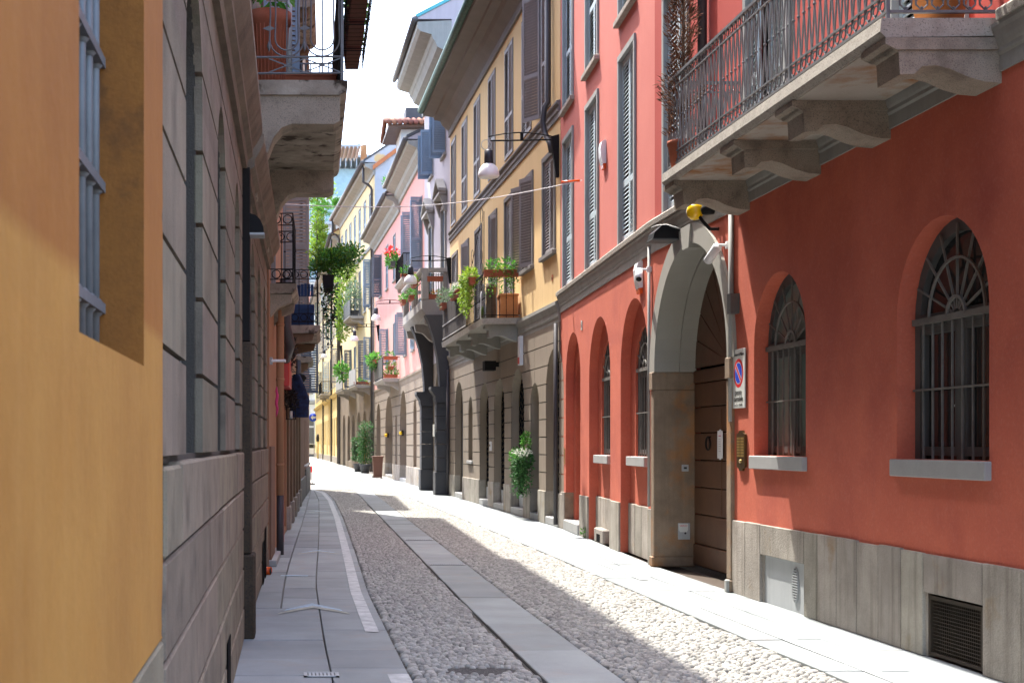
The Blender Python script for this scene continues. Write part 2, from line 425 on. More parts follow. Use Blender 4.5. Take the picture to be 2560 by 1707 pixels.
def put(name, mesh, parent=None, M=None, loc=None, rz=0.0):
    if isinstance(mesh, MB): mesh = mesh.mesh(name)
    o = bpy.data.objects.new(name, mesh)
    COL.objects.link(o)
    if parent is not None: o.parent = parent
    if M is not None:
        E = parent.get('_m') if parent is not None else None
        if parent is not None and parent in EMPM: o.matrix_basis = EMPM[parent].inverted() @ M
        else: o.matrix_basis = M
    elif loc is not None or rz:
        o.matrix_basis = Matrix.Translation(loc or (0,0,0)) @ Matrix.Rotation(rz, 4, 'Z')
    return o
EMPM = {}
def tag(o, label, cat, group=None):
    o['label'] = label; o['category'] = cat
    if group: o['group'] = group
    return o
def thing(name, label, cat, M, group=None):
    o = bpy.data.objects.new(name, None)
    COL.objects.link(o)
    o.empty_display_size = 0.3
    o.matrix_basis = M
    EMPM[o] = M
    return tag(o, label, cat, group)
def T(x, y, z): return Matrix.Translation((x, y, z))
def RZ(a): return Matrix.Rotation(a, 4, 'Z')

class Fac:       # a straight house front: local x runs to the right seen from the street, y into the house, z up
    def __init__(s, pl, pr):
        s.pl = pl; s.pr = pr
        s.L = math.hypot(pr[0]-pl[0], pr[1]-pl[1])
        s.M = T(pl[0], pl[1], 0) @ RZ(math.atan2(pr[1]-pl[1], pr[0]-pl[0]))
    def u(s, Y): return (Y - s.pl[1]) / (s.pr[1] - s.pl[1]) * s.L

# walls ------------------------------------------------------------------
# an opening is (centre, half width, bottom, spring or top, arched)
def hw(op, z):
    c, w, zb, zs, ar = op
    if z < zb: return 0.0
    if z <= zs: return w
    if ar and z < zs + w: return math.sqrt(max(0, w*w - (z-zs)**2))
    return 0.0
def levels(ops, z0, z1, n=9):
    L = {z0, z1}
    for c, w, zb, zs, ar in ops:
        L.add(zb); L.add(zs)
        if ar:
            for i in range(1, n+1): L.add(zs + w*math.sin(PI/2*i/n))
    return sorted(z for z in L if z0 - 1e-9 <= z <= z1 + 1e-9)
E_ = 1e-6
def wallband(mb, u0, u1, z0, z1, ops, depth=0.2, y=0.0, reveal=None):
    ops = sorted(ops)
    base = mb.mats[mb.cur]
    for i in range(len(ops)+1):
        l = ops[i-1] if i else None; r = ops[i] if i < len(ops) else None
        zz = levels([o for o in (l, r) if o], z0, z1)
        for za, zb in zip(zz[:-1], zz[1:]):
            if zb - za < 1e-5: continue
            la = l[0]+hw(l, za+E_) if l else u0; lb = l[0]+hw(l, zb-E_) if l else u0
            ra = r[0]-hw(r, za+E_) if r else u1; rb = r[0]-hw(r, zb-E_) if r else u1
            mb.face([(la,y,za),(ra,y,za),(rb,y,zb),(lb,y,zb)])
    if depth:
        if reveal: mb.use(reveal)
        for o in ops:
            c, w, b, t, ar = o
            zz = [z for z in levels([o], z0, z1) if b-1e-9 <= z]
            for za, zb in zip(zz[:-1], zz[1:]):
                wa, wb = hw(o, za+E_), hw(o, zb-E_)
                if wa < 1e-5 and wb < 1e-5: continue
                mb.face([(c-wa,y,za),(c-wb,y,zb),(c-wb,y+depth,zb),(c-wa,y+depth,za)])
                mb.face([(c+wb,y,zb),(c+wa,y,za),(c+wa,y+depth,za),(c+wb,y+depth,zb)])
            if b > z0: mb.face([(c-w,y,b),(c-w,y+depth,b),(c+w,y+depth,b),(c+w,y,b)])
            if not ar and t < z1: mb.face([(c-w,y,t),(c+w,y,t),(c+w,y+depth,t),(c-w,y+depth,t)])
        mb.use(base)
    return mb
def block(mb, l, r, u0, u1, z0, z1, y, d, g):
    """one dressed block between two openings (either may be None), joint half width g, standing d proud"""
    zz = levels([o for o in (l, r) if o], z0+g, z1-g, 5)
    P = []
    for za, zb in zip(zz[:-1], zz[1:]):
        if zb-za < 1e-4: continue
        def lf(z): return (l[0]+max(hw(l, z), g)) if l else u0+g
        def rt(z): return (r[0]-max(hw(r, z), g)) if r else u1-g
        P.append((za, lf(za+E_), rt(za+E_), zb, lf(zb-E_), rt(zb-E_)))
    for za, la, ra, zb, lb, rb in P:
        mb.face([(la,y,za),(ra,y,za),(rb,y,zb),(lb,y,zb)])
        mb.face([(la,y,za),(lb,y,zb),(lb,y+d,zb),(la,y+d,za)])
        mb.face([(ra,y,za),(ra,y+d,za),(rb,y+d,zb),(rb,y,zb)])
    za, la, ra = P[0][:3]; zb, lb, rb = P[-1][3:]
    mb.face([(la,y,za),(la,y+d,za),(ra,y+d,za),(ra,y,za)])
    mb.face([(lb,y,zb),(rb,y,zb),(rb,y+d,zb),(lb,y+d,zb)])
def rusticate(parent, F, u0, u1, zs, ops, m, y=-0.022, d=0.03, g=0.011, name='rustic_block', splits=()):
    ops = sorted(ops)
    edges = ops
    for k in range(len(zs)-1):
        for i in range(len(edges)+1):
            l = edges[i-1] if i else None; r = edges[i] if i < len(edges) else None
            mb = MB(m)
            block(mb, l, r, u0, u1, zs[k], zs[k+1], y, d, g)
            put(name, mb, parent)

# shutters ---------------------------------------------------------------
LEAF = {}
def leaf_mesh(w, h, m, rails=(0.42,), pitch=0.058):
    key = (round(w,3), round(h,3), m, rails, pitch)
    if key in LEAF: return LEAF[key]
    b = MB(m); t = 0.018; s = 0.055
    b.box(0, s, -t, t, 0, h); b.box(w-s, w, -t, t, 0, h)
    zr = [0.0] + [h*r-0.045 for r in rails] + [h-0.09]
    for k, z in enumerate(zr):
        b.box(s, w-s, -t*0.95, t*0.95, z, z+0.09)
    for k in range(len(zr)-1):
        za, zb = zr[k]+0.09, zr[k+1]
        n = max(1, int((zb-za)/pitch))
        for i in range(n):
            z = za + (zb-za)*(i+0.5)/n
            p = [(-0.017, z-0.024), (-0.011, z-0.028), (0.017, z+0.018), (0.011, z+0.024)]
            v = [(s, y, zz) for y, zz in p] + [(w-s, y, zz) for y, zz in p]
            b.add(v, [(0,4,5,1),(1,5,6,2),(2,6,7,3),(3,7,4,0)])
    LEAF[key] = b.mesh('shutter')
    return LEAF[key]
def shutters(parent, w, h, m, z=0.0, y=0.02, open_l=0.0, open_r=0.0, rails=(0.42,), pitch=0.058, gap=0.006):
    """pair of louvred leaves in an opening of half width w; opening angles in degrees, outward"""
    lm = leaf_mesh(w-gap, h-2*gap, m, rails, pitch)
    put('shutter', lm, parent, loc=(-w+gap/2, y, z+gap), rz=-math.radians(open_l))
    put('shutter', lm, parent, loc=(w-gap/2, y, z+gap), rz=PI+math.radians(open_r))
def surround(mb, w, h, t, d=0.035, sill=None):
    mb.box(-w-t, -w, -d, 0.1, 0, h); mb.box(w, w+t, -d, 0.1, 0, h); mb.box(-w-t, w+t, -d-0.003, 0.1, h, h+t)
WIN = {}
def casement(parent, w, h, y=0.16, z=0.0, m='frame_dark', glass='glass_dark'):
    key = ('f', round(w,3), round(h,3), m)
    if key not in WIN:
        b = MB(m); s = 0.06
        for x in (-w, -s/2, w-s): b.box(x, x+s, 0, 0.05, 0, h)
        for zz in (0, h*0.6, h-s): b.box(-w+s, w-s, 0.004, 0.046, zz, zz+s)
        WIN[key] = b.mesh('casement')
        g = MB(glass); g.box(-w+0.02, w-0.02, 0.02, 0.03, 0.02, h-0.02)
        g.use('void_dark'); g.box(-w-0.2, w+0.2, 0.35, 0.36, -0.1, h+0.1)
        WIN[('g',)+key[1:]] = g.mesh('pane')
    f = put('casement', WIN[key], parent, loc=(0, y, z))
    put('pane', WIN[('g',)+key[1:]], parent, loc=(0, y, z))
def shutter_window(bld, F, Yc, w, z0, z1, trim, sm, ol=0.0, orr=0.0, rails=(0.42,), sill=None, t=0.09, d=0.03, glass=True, pitch=0.058, ys=0.03):
    b = MB(trim); surround(b, w, z1-z0, t, d)
    p = put('window', b, bld, M=F.M @ T(F.u(Yc), 0, z0))
    shutters(p, w, z1-z0, sm, 0, ys, ol, orr, rails, pitch)
    if sill:
        sb = MB(sill); sb.cbox(-w-t-0.06, w+t+0.06, -0.085, 0.05, -0.09, 0.0, 0.01)
        put('sill', sb, p)
    if glass and (ol > 5 or orr > 5): casement(p, w, z1-z0)
    else:
        q = MB('glass_dark'); q.box(-w, w, ys+.05, ys+.055, 0, z1-z0); put('pane', q, p)
    return p

# leaves -----------------------------------------------------------------
def leaf(mb, p, s, d=None, asp=0.45):
    d = Vector(d) if d is not None else Vector((R.gauss(0,1), R.gauss(0,1), R.gauss(0,0.7)))
    d = d + Vector((R.gauss(0,.45), R.gauss(0,.45), R.gauss(0,.45)))
    if d.length < 1e-6: d = Vector((0,0,1))
    d.normalize()
    n = Vector((R.gauss(0,1), R.gauss(0,1), R.gauss(0.6,1)))
    w = d.cross(n)
    if w.length < 1e-6: w = d.orthogonal()
    w.normalize(); n = w.cross(d)
    p = Vector(p); s *= R.uniform(0.65, 1.3)
    a = p; m = p + d*s*0.5 + n*s*0.1; e = p + d*s
    l = p + d*s*0.45 + w*s*asp*0.5; r = p + d*s*0.45 - w*s*asp*0.5
    i = len(mb.v); mb.v.extend([tuple(a), tuple(l), tuple(e), tuple(r), tuple(m)])
    mb.f += [(i, i+4, i+1), (i+1, i+4, i+2), (i+2, i+4, i+3), (i+3, i+4, i)]
    mb.mi += [mb.cur]*4; mb.smooth += [False]*4
def clump(mb, c, rad, n, s, up=0.3, shell=0.55, asp=0.45):
    c = Vector(c)
    for _ in range(n):
        d = Vector((R.gauss(0,1), R.gauss(0,1), R.gauss(0,1))).normalized()
        k = shell + (1-shell)*R.random() if R.random() < 0.7 else R.random()
        p = c + Vector((d.x*rad[0], d.y*rad[1], d.z*rad[2]))*k
        leaf(mb, p, s, d + Vector((0,0,up)), asp)
def trail(mb, p, length, n, s, sway=0.05, asp=0.5):
    p = Vector(p); q = p.copy()
    for i in range(n):
        q = p + Vector((R.gauss(0, sway), R.gauss(0, sway), -length*i/n))
        leaf(mb, q, s, (R.gauss(0,1), R.gauss(0,1), -0.6), asp)
def text_mesh(txt, size, m, align='CENTER', ext=0.0008, sx=1.0):
    cu = bpy.data.curves.new('lettering', 'FONT'); cu.body = txt; cu.size = size
    cu.align_x = align; cu.align_y = 'CENTER'; cu.extrude = ext
    ob = bpy.data.objects.new('lettering', cu); COL.objects.link(ob)
    dg = bpy.context.evaluated_depsgraph_get()
    me = bpy.data.meshes.new_from_object(ob.evaluated_get(dg))
    bpy.data.objects.remove(ob); bpy.data.curves.remove(cu)
    me.transform(Matrix.Diagonal((sx, 1, 1, 1))); me.transform(Matrix.Rotation(PI/2, 4, 'X'))
    me.materials.clear(); me.materials.append(MATS[m]); me.name = 'lettering'
    return me
def interp(tab):
    xs = [a for a, b in tab]; ys = [b for a, b in tab]
    return lambda v: float(np.interp(v, xs, ys))
# ------------------------------------------------------------------ ground, street and pavements
wallL = interp([(-6,-.47),(11.5,-.318),(18,-.18),(22.4,-.03),(26.3,.13),(33.8,.4),(40.6,.645),(50,1.07),(51,1.07)])
swL = interp([(-6,.88),(10,.93),(15,.98),(19,1.1),(23.2,1.22),(30.6,1.42),(39.8,1.6),(46,1.6),(50,1.38)])
stL = interp([(-6,1.75),(9.5,1.85),(14.3,1.92),(22.5,2.1),(46,2.62),(70,2.75)])
stR = lambda y: stL(y) + 0.55
swR = interp([(-6,3.9),(13.5,3.97),(20,4.03),(27.5,4.05),(47.5,4.0),(60,3.9),(75,3.6)])
wallR = interp([(-6,5.0),(18.4,5.07),(27,5.57),(44,5.5),(61,5.4),(74,5.15),(93,4.1)])
def structure(o): o['kind'] = 'structure'; return o
g = MB('mortar'); g.face([(-900,-300,-.06),(900,-300,-.06),(900,1500,-.06),(-900,1500,-.06)])
structure(put('ground', g))

def strip_sheet(name, fa, fb, y0, y1, z, m, step=2.0):
    b = MB(m); n = max(1, int((y1-y0)/step))
    ys = [y0+(y1-y0)*i/n for i in range(n+1)]
    for a, c in zip(ys[:-1], ys[1:]):
        b.face([(fa(a),a,z),(fb(a),a,z),(fb(c),c,z),(fa(c),c,z)])
    return structure(put(name, b))
left_walk = strip_sheet('left_pavement', lambda y: wallL(y)-.3, swL, -6, 51, -.035, 'mortar')
right_walk = strip_sheet('right_pavement', swR, lambda y: wallR(y)+.4, -6, 75, -.035, 'soil')
track = strip_sheet('stone_track', stL, stR, -6, 62, -.036, 'mortar')
lane_left = strip_sheet('left_cobbled_lane', swL, stL, -6, 52, -.026, 'sand_joint')
lane_right = strip_sheet('right_cobbled_lane', stR, swR, -6, 62, -.0265, 'sand_joint')

def slab(parent, pts, z=0.0, g=0.007, name='paving_slab'):
    """a flag stone given by its four corners (counter-clockwise)"""
    c = Vector((sum(p[0] for p in pts)/4, sum(p[1] for p in pts)/4, 0))
    def inset(d):
        out = []
        for x, y in pts:
            v = Vector((x, y, 0)) - c
            out.append((v.x - math.copysign(d, v.x) , v.y - math.copysign(d, v.y)))
        return out
    tx, ty = R.gauss(0, .0022), R.gauss(0, .0022)
    b = MB('paving'); v = []
    for d, zz in ((g, -.04), (g, -.006), (g+.006, 0.0)):
        for x, y in inset(d): v.append((x, y, zz + (tx*x + ty*y if zz > -.03 else 0)))
    f = [(0,1,5,4),(1,2,6,5),(2,3,7,6),(3,0,4,7),(4,5,9,8),(5,6,10,9),(6,7,11,10),(7,4,8,11),(8,9,10,11)]
    b.add(v, f)
    put(name, b, parent, loc=(c.x, c.y, z + R.gauss(0, .0015)))
def course(parent, fa, fb, ys, name='paving_slab', g=.007, skew=0.03):
    sk = [R.gauss(0, skew) for _ in ys]
    for i in range(len(ys)-1):
        a, b = ys[i], ys[i+1]
        slab(parent, [(fa(a), a-sk[i]/2), (fb(a), a+sk[i]/2), (fb(b), b+sk[i+1]/2), (fa(b), b-sk[i+1]/2)], g=g, name=name)
def joints(y0, y1, lo, hi, fixed=()):
    ys = list(fixed) if fixed else [y0]
    while ys[-1] < y1: ys.append(ys[-1] + R.uniform(lo, hi))
    return ys
mid = interp([(-6,.35),(11.5,.37),(16,.42),(22,.62),(30,.86),(40,1.14),(46,1.2),(50,1.22)])
j1 = joints(2.6, 14, .9, 1.15, (2.6,3.7,4.8,5.8,6.9,7.8,8.75,9.7,10.47,11.47,12.66,13.7))
course(left_walk, lambda y: wallL(y)+.0, mid, [y for y in j1 if y < 14.6], g=.0055)
y_ = [y for y in j1 if y < 14.6][-1]
# further up the pavement is laid in three narrower courses
m1 = lambda y: wallL(y) + (mid(y)-wallL(y))*.42
course(left_walk, wallL, m1, joints(y_, 49, .7, 1.6, (y_,)), g=.007)
course(left_walk, m1, mid, joints(y_, 49, .7, 1.9, (y_,)), g=.007)
j2 = joints(2.4, 50, .9, 1.3, (2.4,3.6,4.8,5.9,7.0,8.0,9.0,10.04,10.9,12.1,13.4,14.5))
course(left_walk, mid, swL, [y for y in j2 if y < 49.6], g=.0055)
rm = lambda y: swR(y) + (wallR(y)-swR(y))*.58
course(right_walk, swR, rm, joints(4, 66, 1.3, 2.2, (4,5.6,7.2,8.6,9.9,11.5,13.2)), g=.009)
course(right_walk, rm, lambda y: wallR(y)+.02, joints(4, 66, .9, 1.7, (4,5.4,6.8,8.0,9.3,10.9,12.3,13.5,14.6)), g=.009)
course(track, stL, stR, joints(3, 60, 1.5, 2.2, (3,5,7,8.9,10.9,12.5,14.65,16.3,18.5,18.72,20.4)), name='track_slab', g=.006, skew=.015)

# cobbles: rounded river stones set on edge
def pebble(rx, ry, h):
    v = []; f = []
    for r, z in ((1.0, 0.0), (0.92, 0.45), (0.55, 0.9)):
        for k in range(7):
            a = 2*PI*k/7
            v.append((rx*r*math.cos(a), ry*r*math.sin(a), h*z))
    v.append((0, 0, h))
    for i in range(2):
        for k in range(7): f.append((i*7+k, i*7+(k+1)%7, (i+1)*7+(k+1)%7, (i+1)*7+k))
    for k in range(7): f.append((14+k, 14+(k+1)%7, 21))
    return v, f
def cobbles(parent, fa, fb, y0, y1, n_single, skip=None):
    spots = []
    y = y0; row = 0
    while y < y1:
        a, b = fa(y)+.02, fb(y)-.02
        x = a + (.03 if row % 2 else 0) + .02
        while x < b-.015:
            edge = x - a < .09 or b - x < .09
            if not (skip and skip(x, y)):
                spots.append((x+R.gauss(0,.008), y+R.gauss(0,.007), R.uniform(.82,1.2)*(1.15 if edge else 1), R.gauss(0,.45) + (PI/2 if R.random()<.1 else 0), R.uniform(.8,1.2)))
            x += .065 if not edge else .078
        y += .047; row += 1
    base_v, base_f = pebble(.0335, .0235, .036)
    vis = [i for i, s in enumerate(spots) if s[1] > 9.35]
    single = set(vis[:n_single])
    variants = [pebble(.0335*R.uniform(.85,1.15), .0235*R.uniform(.85,1.15), .036) for _ in range(5)]
    vm = []
    for vv, ff in variants:
        b = MB('cobble'); b.sm = True; b.add(vv, ff); vm.append(b.mesh('cobblestone'))
    for i in single:
        x, y, s, a, h = spots[i]
        o = put('cobblestone', vm[i % 5], parent)
        o.matrix_basis = T(x, y, -.028) @ RZ(a) @ Matrix.Diagonal((s, s, h, 1))
    rest = np.array([s for i, s in enumerate(spots) if i not in single])
    bv = np.array(base_v); nb = len(bv)
    ca, sa = np.cos(rest[:,3]), np.sin(rest[:,3])
    k = rest[:,2]
    jit = 1 + np.random.default_rng(3).normal(0, .07, (len(rest), nb))
    X = bv[None,:,0]*k[:,None]*jit; Yv = bv[None,:,1]*k[:,None]*jit
    P = np.empty((len(rest), nb, 3))
    P[:,:,0] = X*ca[:,None] - Yv*sa[:,None] + rest[:,0][:,None]
    P[:,:,1] = X*sa[:,None] + Yv*ca[:,None] + rest[:,1][:,None]
    P[:,:,2] = bv[None,:,2]*rest[:,4][:,None] - .028
    F = [tuple(f) for f in base_f]
    quads = np.array([f for f in F if len(f) == 4]); tris = np.array([f for f in F if len(f) == 3])
    off = (np.arange(len(rest))*nb)[:,None,None]
    qi = (quads[None]+off).reshape(-1, 4); ti = (tris[None]+off).reshape(-1, 3)
    me = bpy.data.meshes.new('cobbles')
    me.vertices.add(len(rest)*nb); me.vertices.foreach_set('co', P.reshape(-1))
    loops = np.concatenate([qi.reshape(-1), ti.reshape(-1)])
    me.loops.add(len(loops)); me.loops.foreach_set('vertex_index', loops)
    tot = np.concatenate([np.full(len(qi), 4), np.full(len(ti), 3)])
    me.polygons.add(len(tot)); me.polygons.foreach_set('loop_start', np.concatenate([[0], np.cumsum(tot)[:-1]]))
    me.polygons.foreach_set('loop_total', tot)
    me.polygons.foreach_set('use_smooth', np.ones(len(tot), bool))
    me.update(calc_edges=True); me.validate()
    me.materials.append(MATS['cobble'])
    o = put('cobbles', me, parent); o['kind'] = 'stuff'
patch_c = (1.45, 9.95)
cobbles(lane_left, swL, stL, 8.6, 49, 150, lambda x, y: ((x-patch_c[0])/.30)**2 + ((y-patch_c[1])/.16)**2 < R.uniform(.55, 1.3))
cobbles(lane_right, stR, swR, 8.6, 50, 150)
b = MB('asphalt')
b.face([(patch_c[0]+.34*math.cos(a)*(1+.12*math.sin(3*a)), patch_c[1]+.19*math.sin(a)*(1+.1*math.cos(4*a)), -.012) for a in [2*PI*i/24 for i in range(24)]])
put('asphalt_patch', b, lane_left)

# the street beyond the bend rises gently
b = MB('cobble_far')
rise = lambda y: .012 if y < 62 else .012 + min(.3, (y-62)/38*.3)
for a, c in zip([49.9,54,58,62,70,78,86,94,102,125,150], [54,58,62,70,78,86,94,102,125,150,175]):
    b.face([(-9,a,rise(a)-.02),(12,a,rise(a)-.02),(12,c,rise(c)-.02),(-9,c,rise(c)-.02)])
structure(put('far_street', b))
far_track = MB('paving')
for (xa, ya, xb, yb, w) in ((1.75,52,2.0,62,.5),(2.62,50.6,2.7,62,.5),(3.9,50,3.1,93,1.1)):
    n = 5
    for i in range(n):
        t0, t1 = i/n, (i+1)/n - .01
        p0 = (xa+(xb-xa)*t0, ya+(yb-ya)*t0); p1 = (xa+(xb-xa)*t1, ya+(yb-ya)*t1)
        far_track.face([(p0[0],p0[1],rise(p0[1])-.008),(p0[0]+w,p0[1],rise(p0[1])-.008),(p1[0]+w,p1[1],rise(p1[1])-.008),(p1[0],p1[1],rise(p1[1])-.008)])
structure(put('far_pavement', far_track))

# painted lines
def line(name, parent, pts, w, z=.0065):
    b = MB('line_white')
    for (xa, ya), (xb, yb) in zip(pts[:-1], pts[1:]):
        b.face([(xa,ya,z),(xa+w,ya,z),(xb+w,yb,z),(xb,yb,z)])
    return put(name, b, parent)
line('painted_line', left_walk, [(swL(y)-.2-(.08 if y > 46 else 0), y) for y in (11.95,13.5,15.2,19,23,27,30.6,35,39.8,43,46,48.2)] + [(1.12,49.6)], .12)
line('painted_line', left_walk, [(swL(y)-.16, y) for y in (8.9, 9.75)], .15)
line('painted_line', right_walk, [(4.24, y) for y in (5,8,11,14.0)], .11)
line('painted_line', right_walk, [(swR(y)+.38, y) for y in (16.5,19.5)], .1)
line('painted_line', right_walk, [(swR(y)+.45, y) for y in (31,36,40)], .1)
# chalk arrows
def chalk(y, s, x=.3):
    for k, m in enumerate(('chalk_yellow', 'chalk_blue')):
        b = MB(m); z = .0062 + k*.001
        dy = .16*k
        for sg in (-1, 1):
            p0 = Vector((x, y+.34*s+dy, z)); p1 = Vector((x+sg*(.34-.06*k)*s, y-.22*s+dy*1.6, z))
            b.face([p0+Vector((0,-.12,0)), p1+Vector((0,-.05,0)), p1+Vector((-sg*.03,.1,0)), p0+Vector((0,.1,0))])
        put('chalk_arrow', b, left_walk)
chalk(13.45, 1.05, .33); chalk(20.6, .95, .58); chalk(33.0, .9, .95)
b = MB('chalk_blue'); b.face([(.0,17.0,.0062),(.34,16.95,.0062),(.36,17.1,.0062),(.02,17.15,.0062)]); put('chalk_mark', b, left_walk)
# drain grates let into the stones
def grate(label, x0, x1, y0, y1, parent_unused=None):
    o = thing('drain_grate', label, 'drain', T((x0+x1)/2, (y0+y1)/2, 0))
    w, h = (x1-x0)/2, (y1-y0)/2
    b = MB('frame_dark'); b.box(-w,w,-h,h,.003,.006); put('pit', b, o)
    b = MB('metal_panel')
    for (a,c,d,e) in ((-w,w,-h,-h+.025),(-w,w,h-.025,h),(-w,-w+.025,-h,h),(w-.025,w,-h,h)): b.box(a,c,d,e,.004,.012)
    put('frame', b, o)
    n = max(4, int((x1-x0)/.035))
    for i in range(n):
        x = -w+.03+(2*w-.06)*(i+.5)/n
        b = MB('metal_panel'); b.box(x-.008,x+.008,-h+.025,h-.025,.004,.010); put('bar', b, o)
grate('small iron drain grate set in the left pavement beside the brown pilaster', .17,.42, 9.62, 9.8)
grate('wide iron drain grate across the stone track between the cobbled lanes', stL(18.6)+.03, stR(18.6)-.03, 18.53, 18.69)
grate('narrow iron drain grate across the stone track beyond the wide one', stL(23.4)+.03, stR(23.4)-.03, 23.3, 23.5)
b = MB('metal_panel'); b.cbox(4.45,4.9,15.3,15.62,-.01,.008,.004)
tag(put('access_cover', b), 'pale metal access cover in the right pavement before the carriage gate', 'access cover')
# ------------------------------------------------------------------ red house with the carriage gate
FA = Fac((5.07,18.4),(5.03,5.5)); FB = Fac((5.57,27.0),(5.07,18.4))
red = thing('red_house', 'red stucco house with arched carriage gate, stone plinth and long iron balcony', 'house', T(5.07,18.4,0))
uA = FA.u; uB = FB.u
# openings on the near front (A) and the bent front (B)
gate = (uA(16.8), 1.62, 0.0, 2.62, True)
wA = [(uA(13.79), .72, 1.53, 2.68, True), (uA(10.4), .73, 1.53, 2.66, True)]
w = MB('red_low')
low = [(uA(13.65), .56, -.02, .51, False), (uA(10.17), .42, -.02, .5, False)]
w.use('plinth_stone'); wallband(w, 0, FA.L, 0.0, .79, [gate]+low, .32); w.use('red_low'); wallband(w, 0, FA.L, .79, 1.0, [(gate[0],gate[1],.79,gate[3],True)], .32)
wallband(w, 0, FA.L, 1.0, 4.5, [(gate[0],gate[1],1.0,gate[3],True)]+wA, .32)
put('wall', w, red, M=FA.M)
doorsA = [(uA(17.4), .5, 4.7, 7.6, False), (uA(14.15), .58, 4.7, 7.6, False), (uA(10.6), .58, 4.7, 7.6, False)]
w = MB('red_deep'); wallband(w, 0, FA.L, 4.5, 14, doorsA, .25); put('wall', w, red, M=FA.M)
niches = [(uB(25.45), .87, 0.0, 2.87, True), (uB(22.65), 1.0, 0, 2.77, True), (uB(19.8), 1.0, 0, 2.77, True)]
w = MB('red_low'); wallband(w, 0, FB.L, 0, 4.4, niches, .15); put('wall', w, red, M=FB.M)
upB = []
for Yc in (25.98, 23.33, 20.28):
    upB.append((uB(Yc), .58, 4.72, 7.55, False)); 
w = MB('red_up'); wallband(w, 0, FB.L, 4.4, 7.85, upB, .12)
upB2 = [(c, ww, 8.13, 10.9, False) for c, ww, *_ in upB]
wallband(w, 0, FB.L, 7.85, 14, upB2, .12); put('wall', w, red, M=FB.M)
# inner plane of the niches
w = MB('red_low')
inner = [(c, .62, 1.47, 2.75, True) for c, *_ in niches[1:]]
wallband(w, uB(23.9), FB.L, 0, 3.9, inner, .2, y=.15)
wallband(w, uB(26.5), uB(24.4), 0, 3.9, [(uB(25.45), .62, .0, 2.85, True)], .3, y=.15)
put('niche_wall', w, red, M=FB.M)
# body and roof
b = MB('red_deep')
for F in (FA, FB):
    pass
b.box(.45, 9, -12.9, 8.6, -.05, 13.6)
bo = put('body', b, red, M=T(5.07,18.4,0) @ T(.35,0,0))
# plinth of upright slabs
def pst(F, ya, yb, z0, z1, y=-.03, d=.1, bld=red, m='plinth_stone'):
    u0, u1 = sorted((F.u(ya), F.u(yb)))
    w_ = MB(m); w_.cbox(u0+.003, u1-.003, y+R.uniform(-.003,.003), y+d, z0, z1+R.uniform(-.004,.004), .006)
    put('plinth_slab', w_, bld, M=F.M)
for ya, yb, z0, z1 in ((15.14,14.72,0,.81),(14.715,14.25,0,.81),(14.245,13.05,.50,.81),(13.045,12.72,0,.81),(12.715,12.28,0,.81),(12.275,11.85,0,.81),(11.845,11.42,0,.80),(11.415,11.0,0,.81),
                       (10.995,10.62,0,.8),(10.615,9.72,.5,.8),(9.715,9.2,0,.8),(9.195,8.5,0,.8),(8.495,7.6,0,.8),(7.595,6.6,0,.8),(6.595,5.5,0,.8)):
    pst(FA, ya, yb, z0, z1)
for ya, yb in ((18.72,18.42),(21.6,20.82)): pst(FB, ya, yb, 0, .76)
for ya, yb in ((24.55,24.1),(24.095,23.68)): pst(FB, ya, yb, 0, .74)
pst(FB, 26.95, 26.36, 0, .72)
for c in (22.65, 19.8):
    for k in range(4):
        y0 = c+.985-k*.4925
        pst(FB, y0, y0-.4875, 0, .75, y=.11, d=.06)
b = MB('plinth_stone'); b.cbox(-.42,.42,-.1,.1,.0,.24,.02); p_ = put('cellar_hood', b, red, M=FB.M @ T(uB(22.75), .1, 0))
b = MB('void_dark'); b.box(-.16,.16,-.104,-.09,.02,.15); put('cellar_opening', b, p_)
# basement vent panel and grille
b = MB('metal_panel'); b.box(uA(14.2), uA(13.1), .012, .03, 0, .51); vp = put('vent_panel', b, red, M=FA.M)
b = MB('frame_dark'); cu_ = uA(13.35); b.disc((cu_, .008, .27), .17, sx=.45); put('vent', b, vp)
for i in range(12):
    z = .13+.28*i/11; ww = .075*math.sqrt(max(0,1-((z-.27)/.17)**2))
    b = MB('metal_panel'); b.box(cu_-ww, cu_+ww, -.006, .006, z-.006, z+.006); put('vent_slat', b, vp)
b = MB('metal_panel'); b.ring((cu_, .004, .27), .17, .008); 
me_ = b.mesh('vent_rim'); me_.transform(T(cu_,0,0) @ Matrix.Diagonal((.47,1,1,1)) @ T(-cu_,0,0)); put('vent_rim', me_, vp)
g0, g1 = uA(10.58), uA(9.76)
b = MB('void_dark'); b.box(g0, g1, .06, .065, 0, .5); gr = put('cellar_grille', b, red, M=FA.M)
b = MB('mesh_rust'); b.box(g0,g0+.03,0,.05,.02,.48); b.box(g1-.03,g1,0,.05,.02,.48); b.box(g0+.03,g1-.03,0,.05,.45,.48); b.box(g0+.03,g1-.03,0,.05,.02,.04); put('frame', b, gr)
b = MB('mesh_rust')
for i in range(1,26): x = g0+.03+(g1-g0-.06)*i/26; b.box(x-.0025,x+.0025,.022,.028,.04,.45)
for i in range(1,15): z = .04+.41*i/15; b.box(g0+.03,g1-.03,.018,.024,z-.0025,z+.0025)
put('mesh_screen', b, gr)
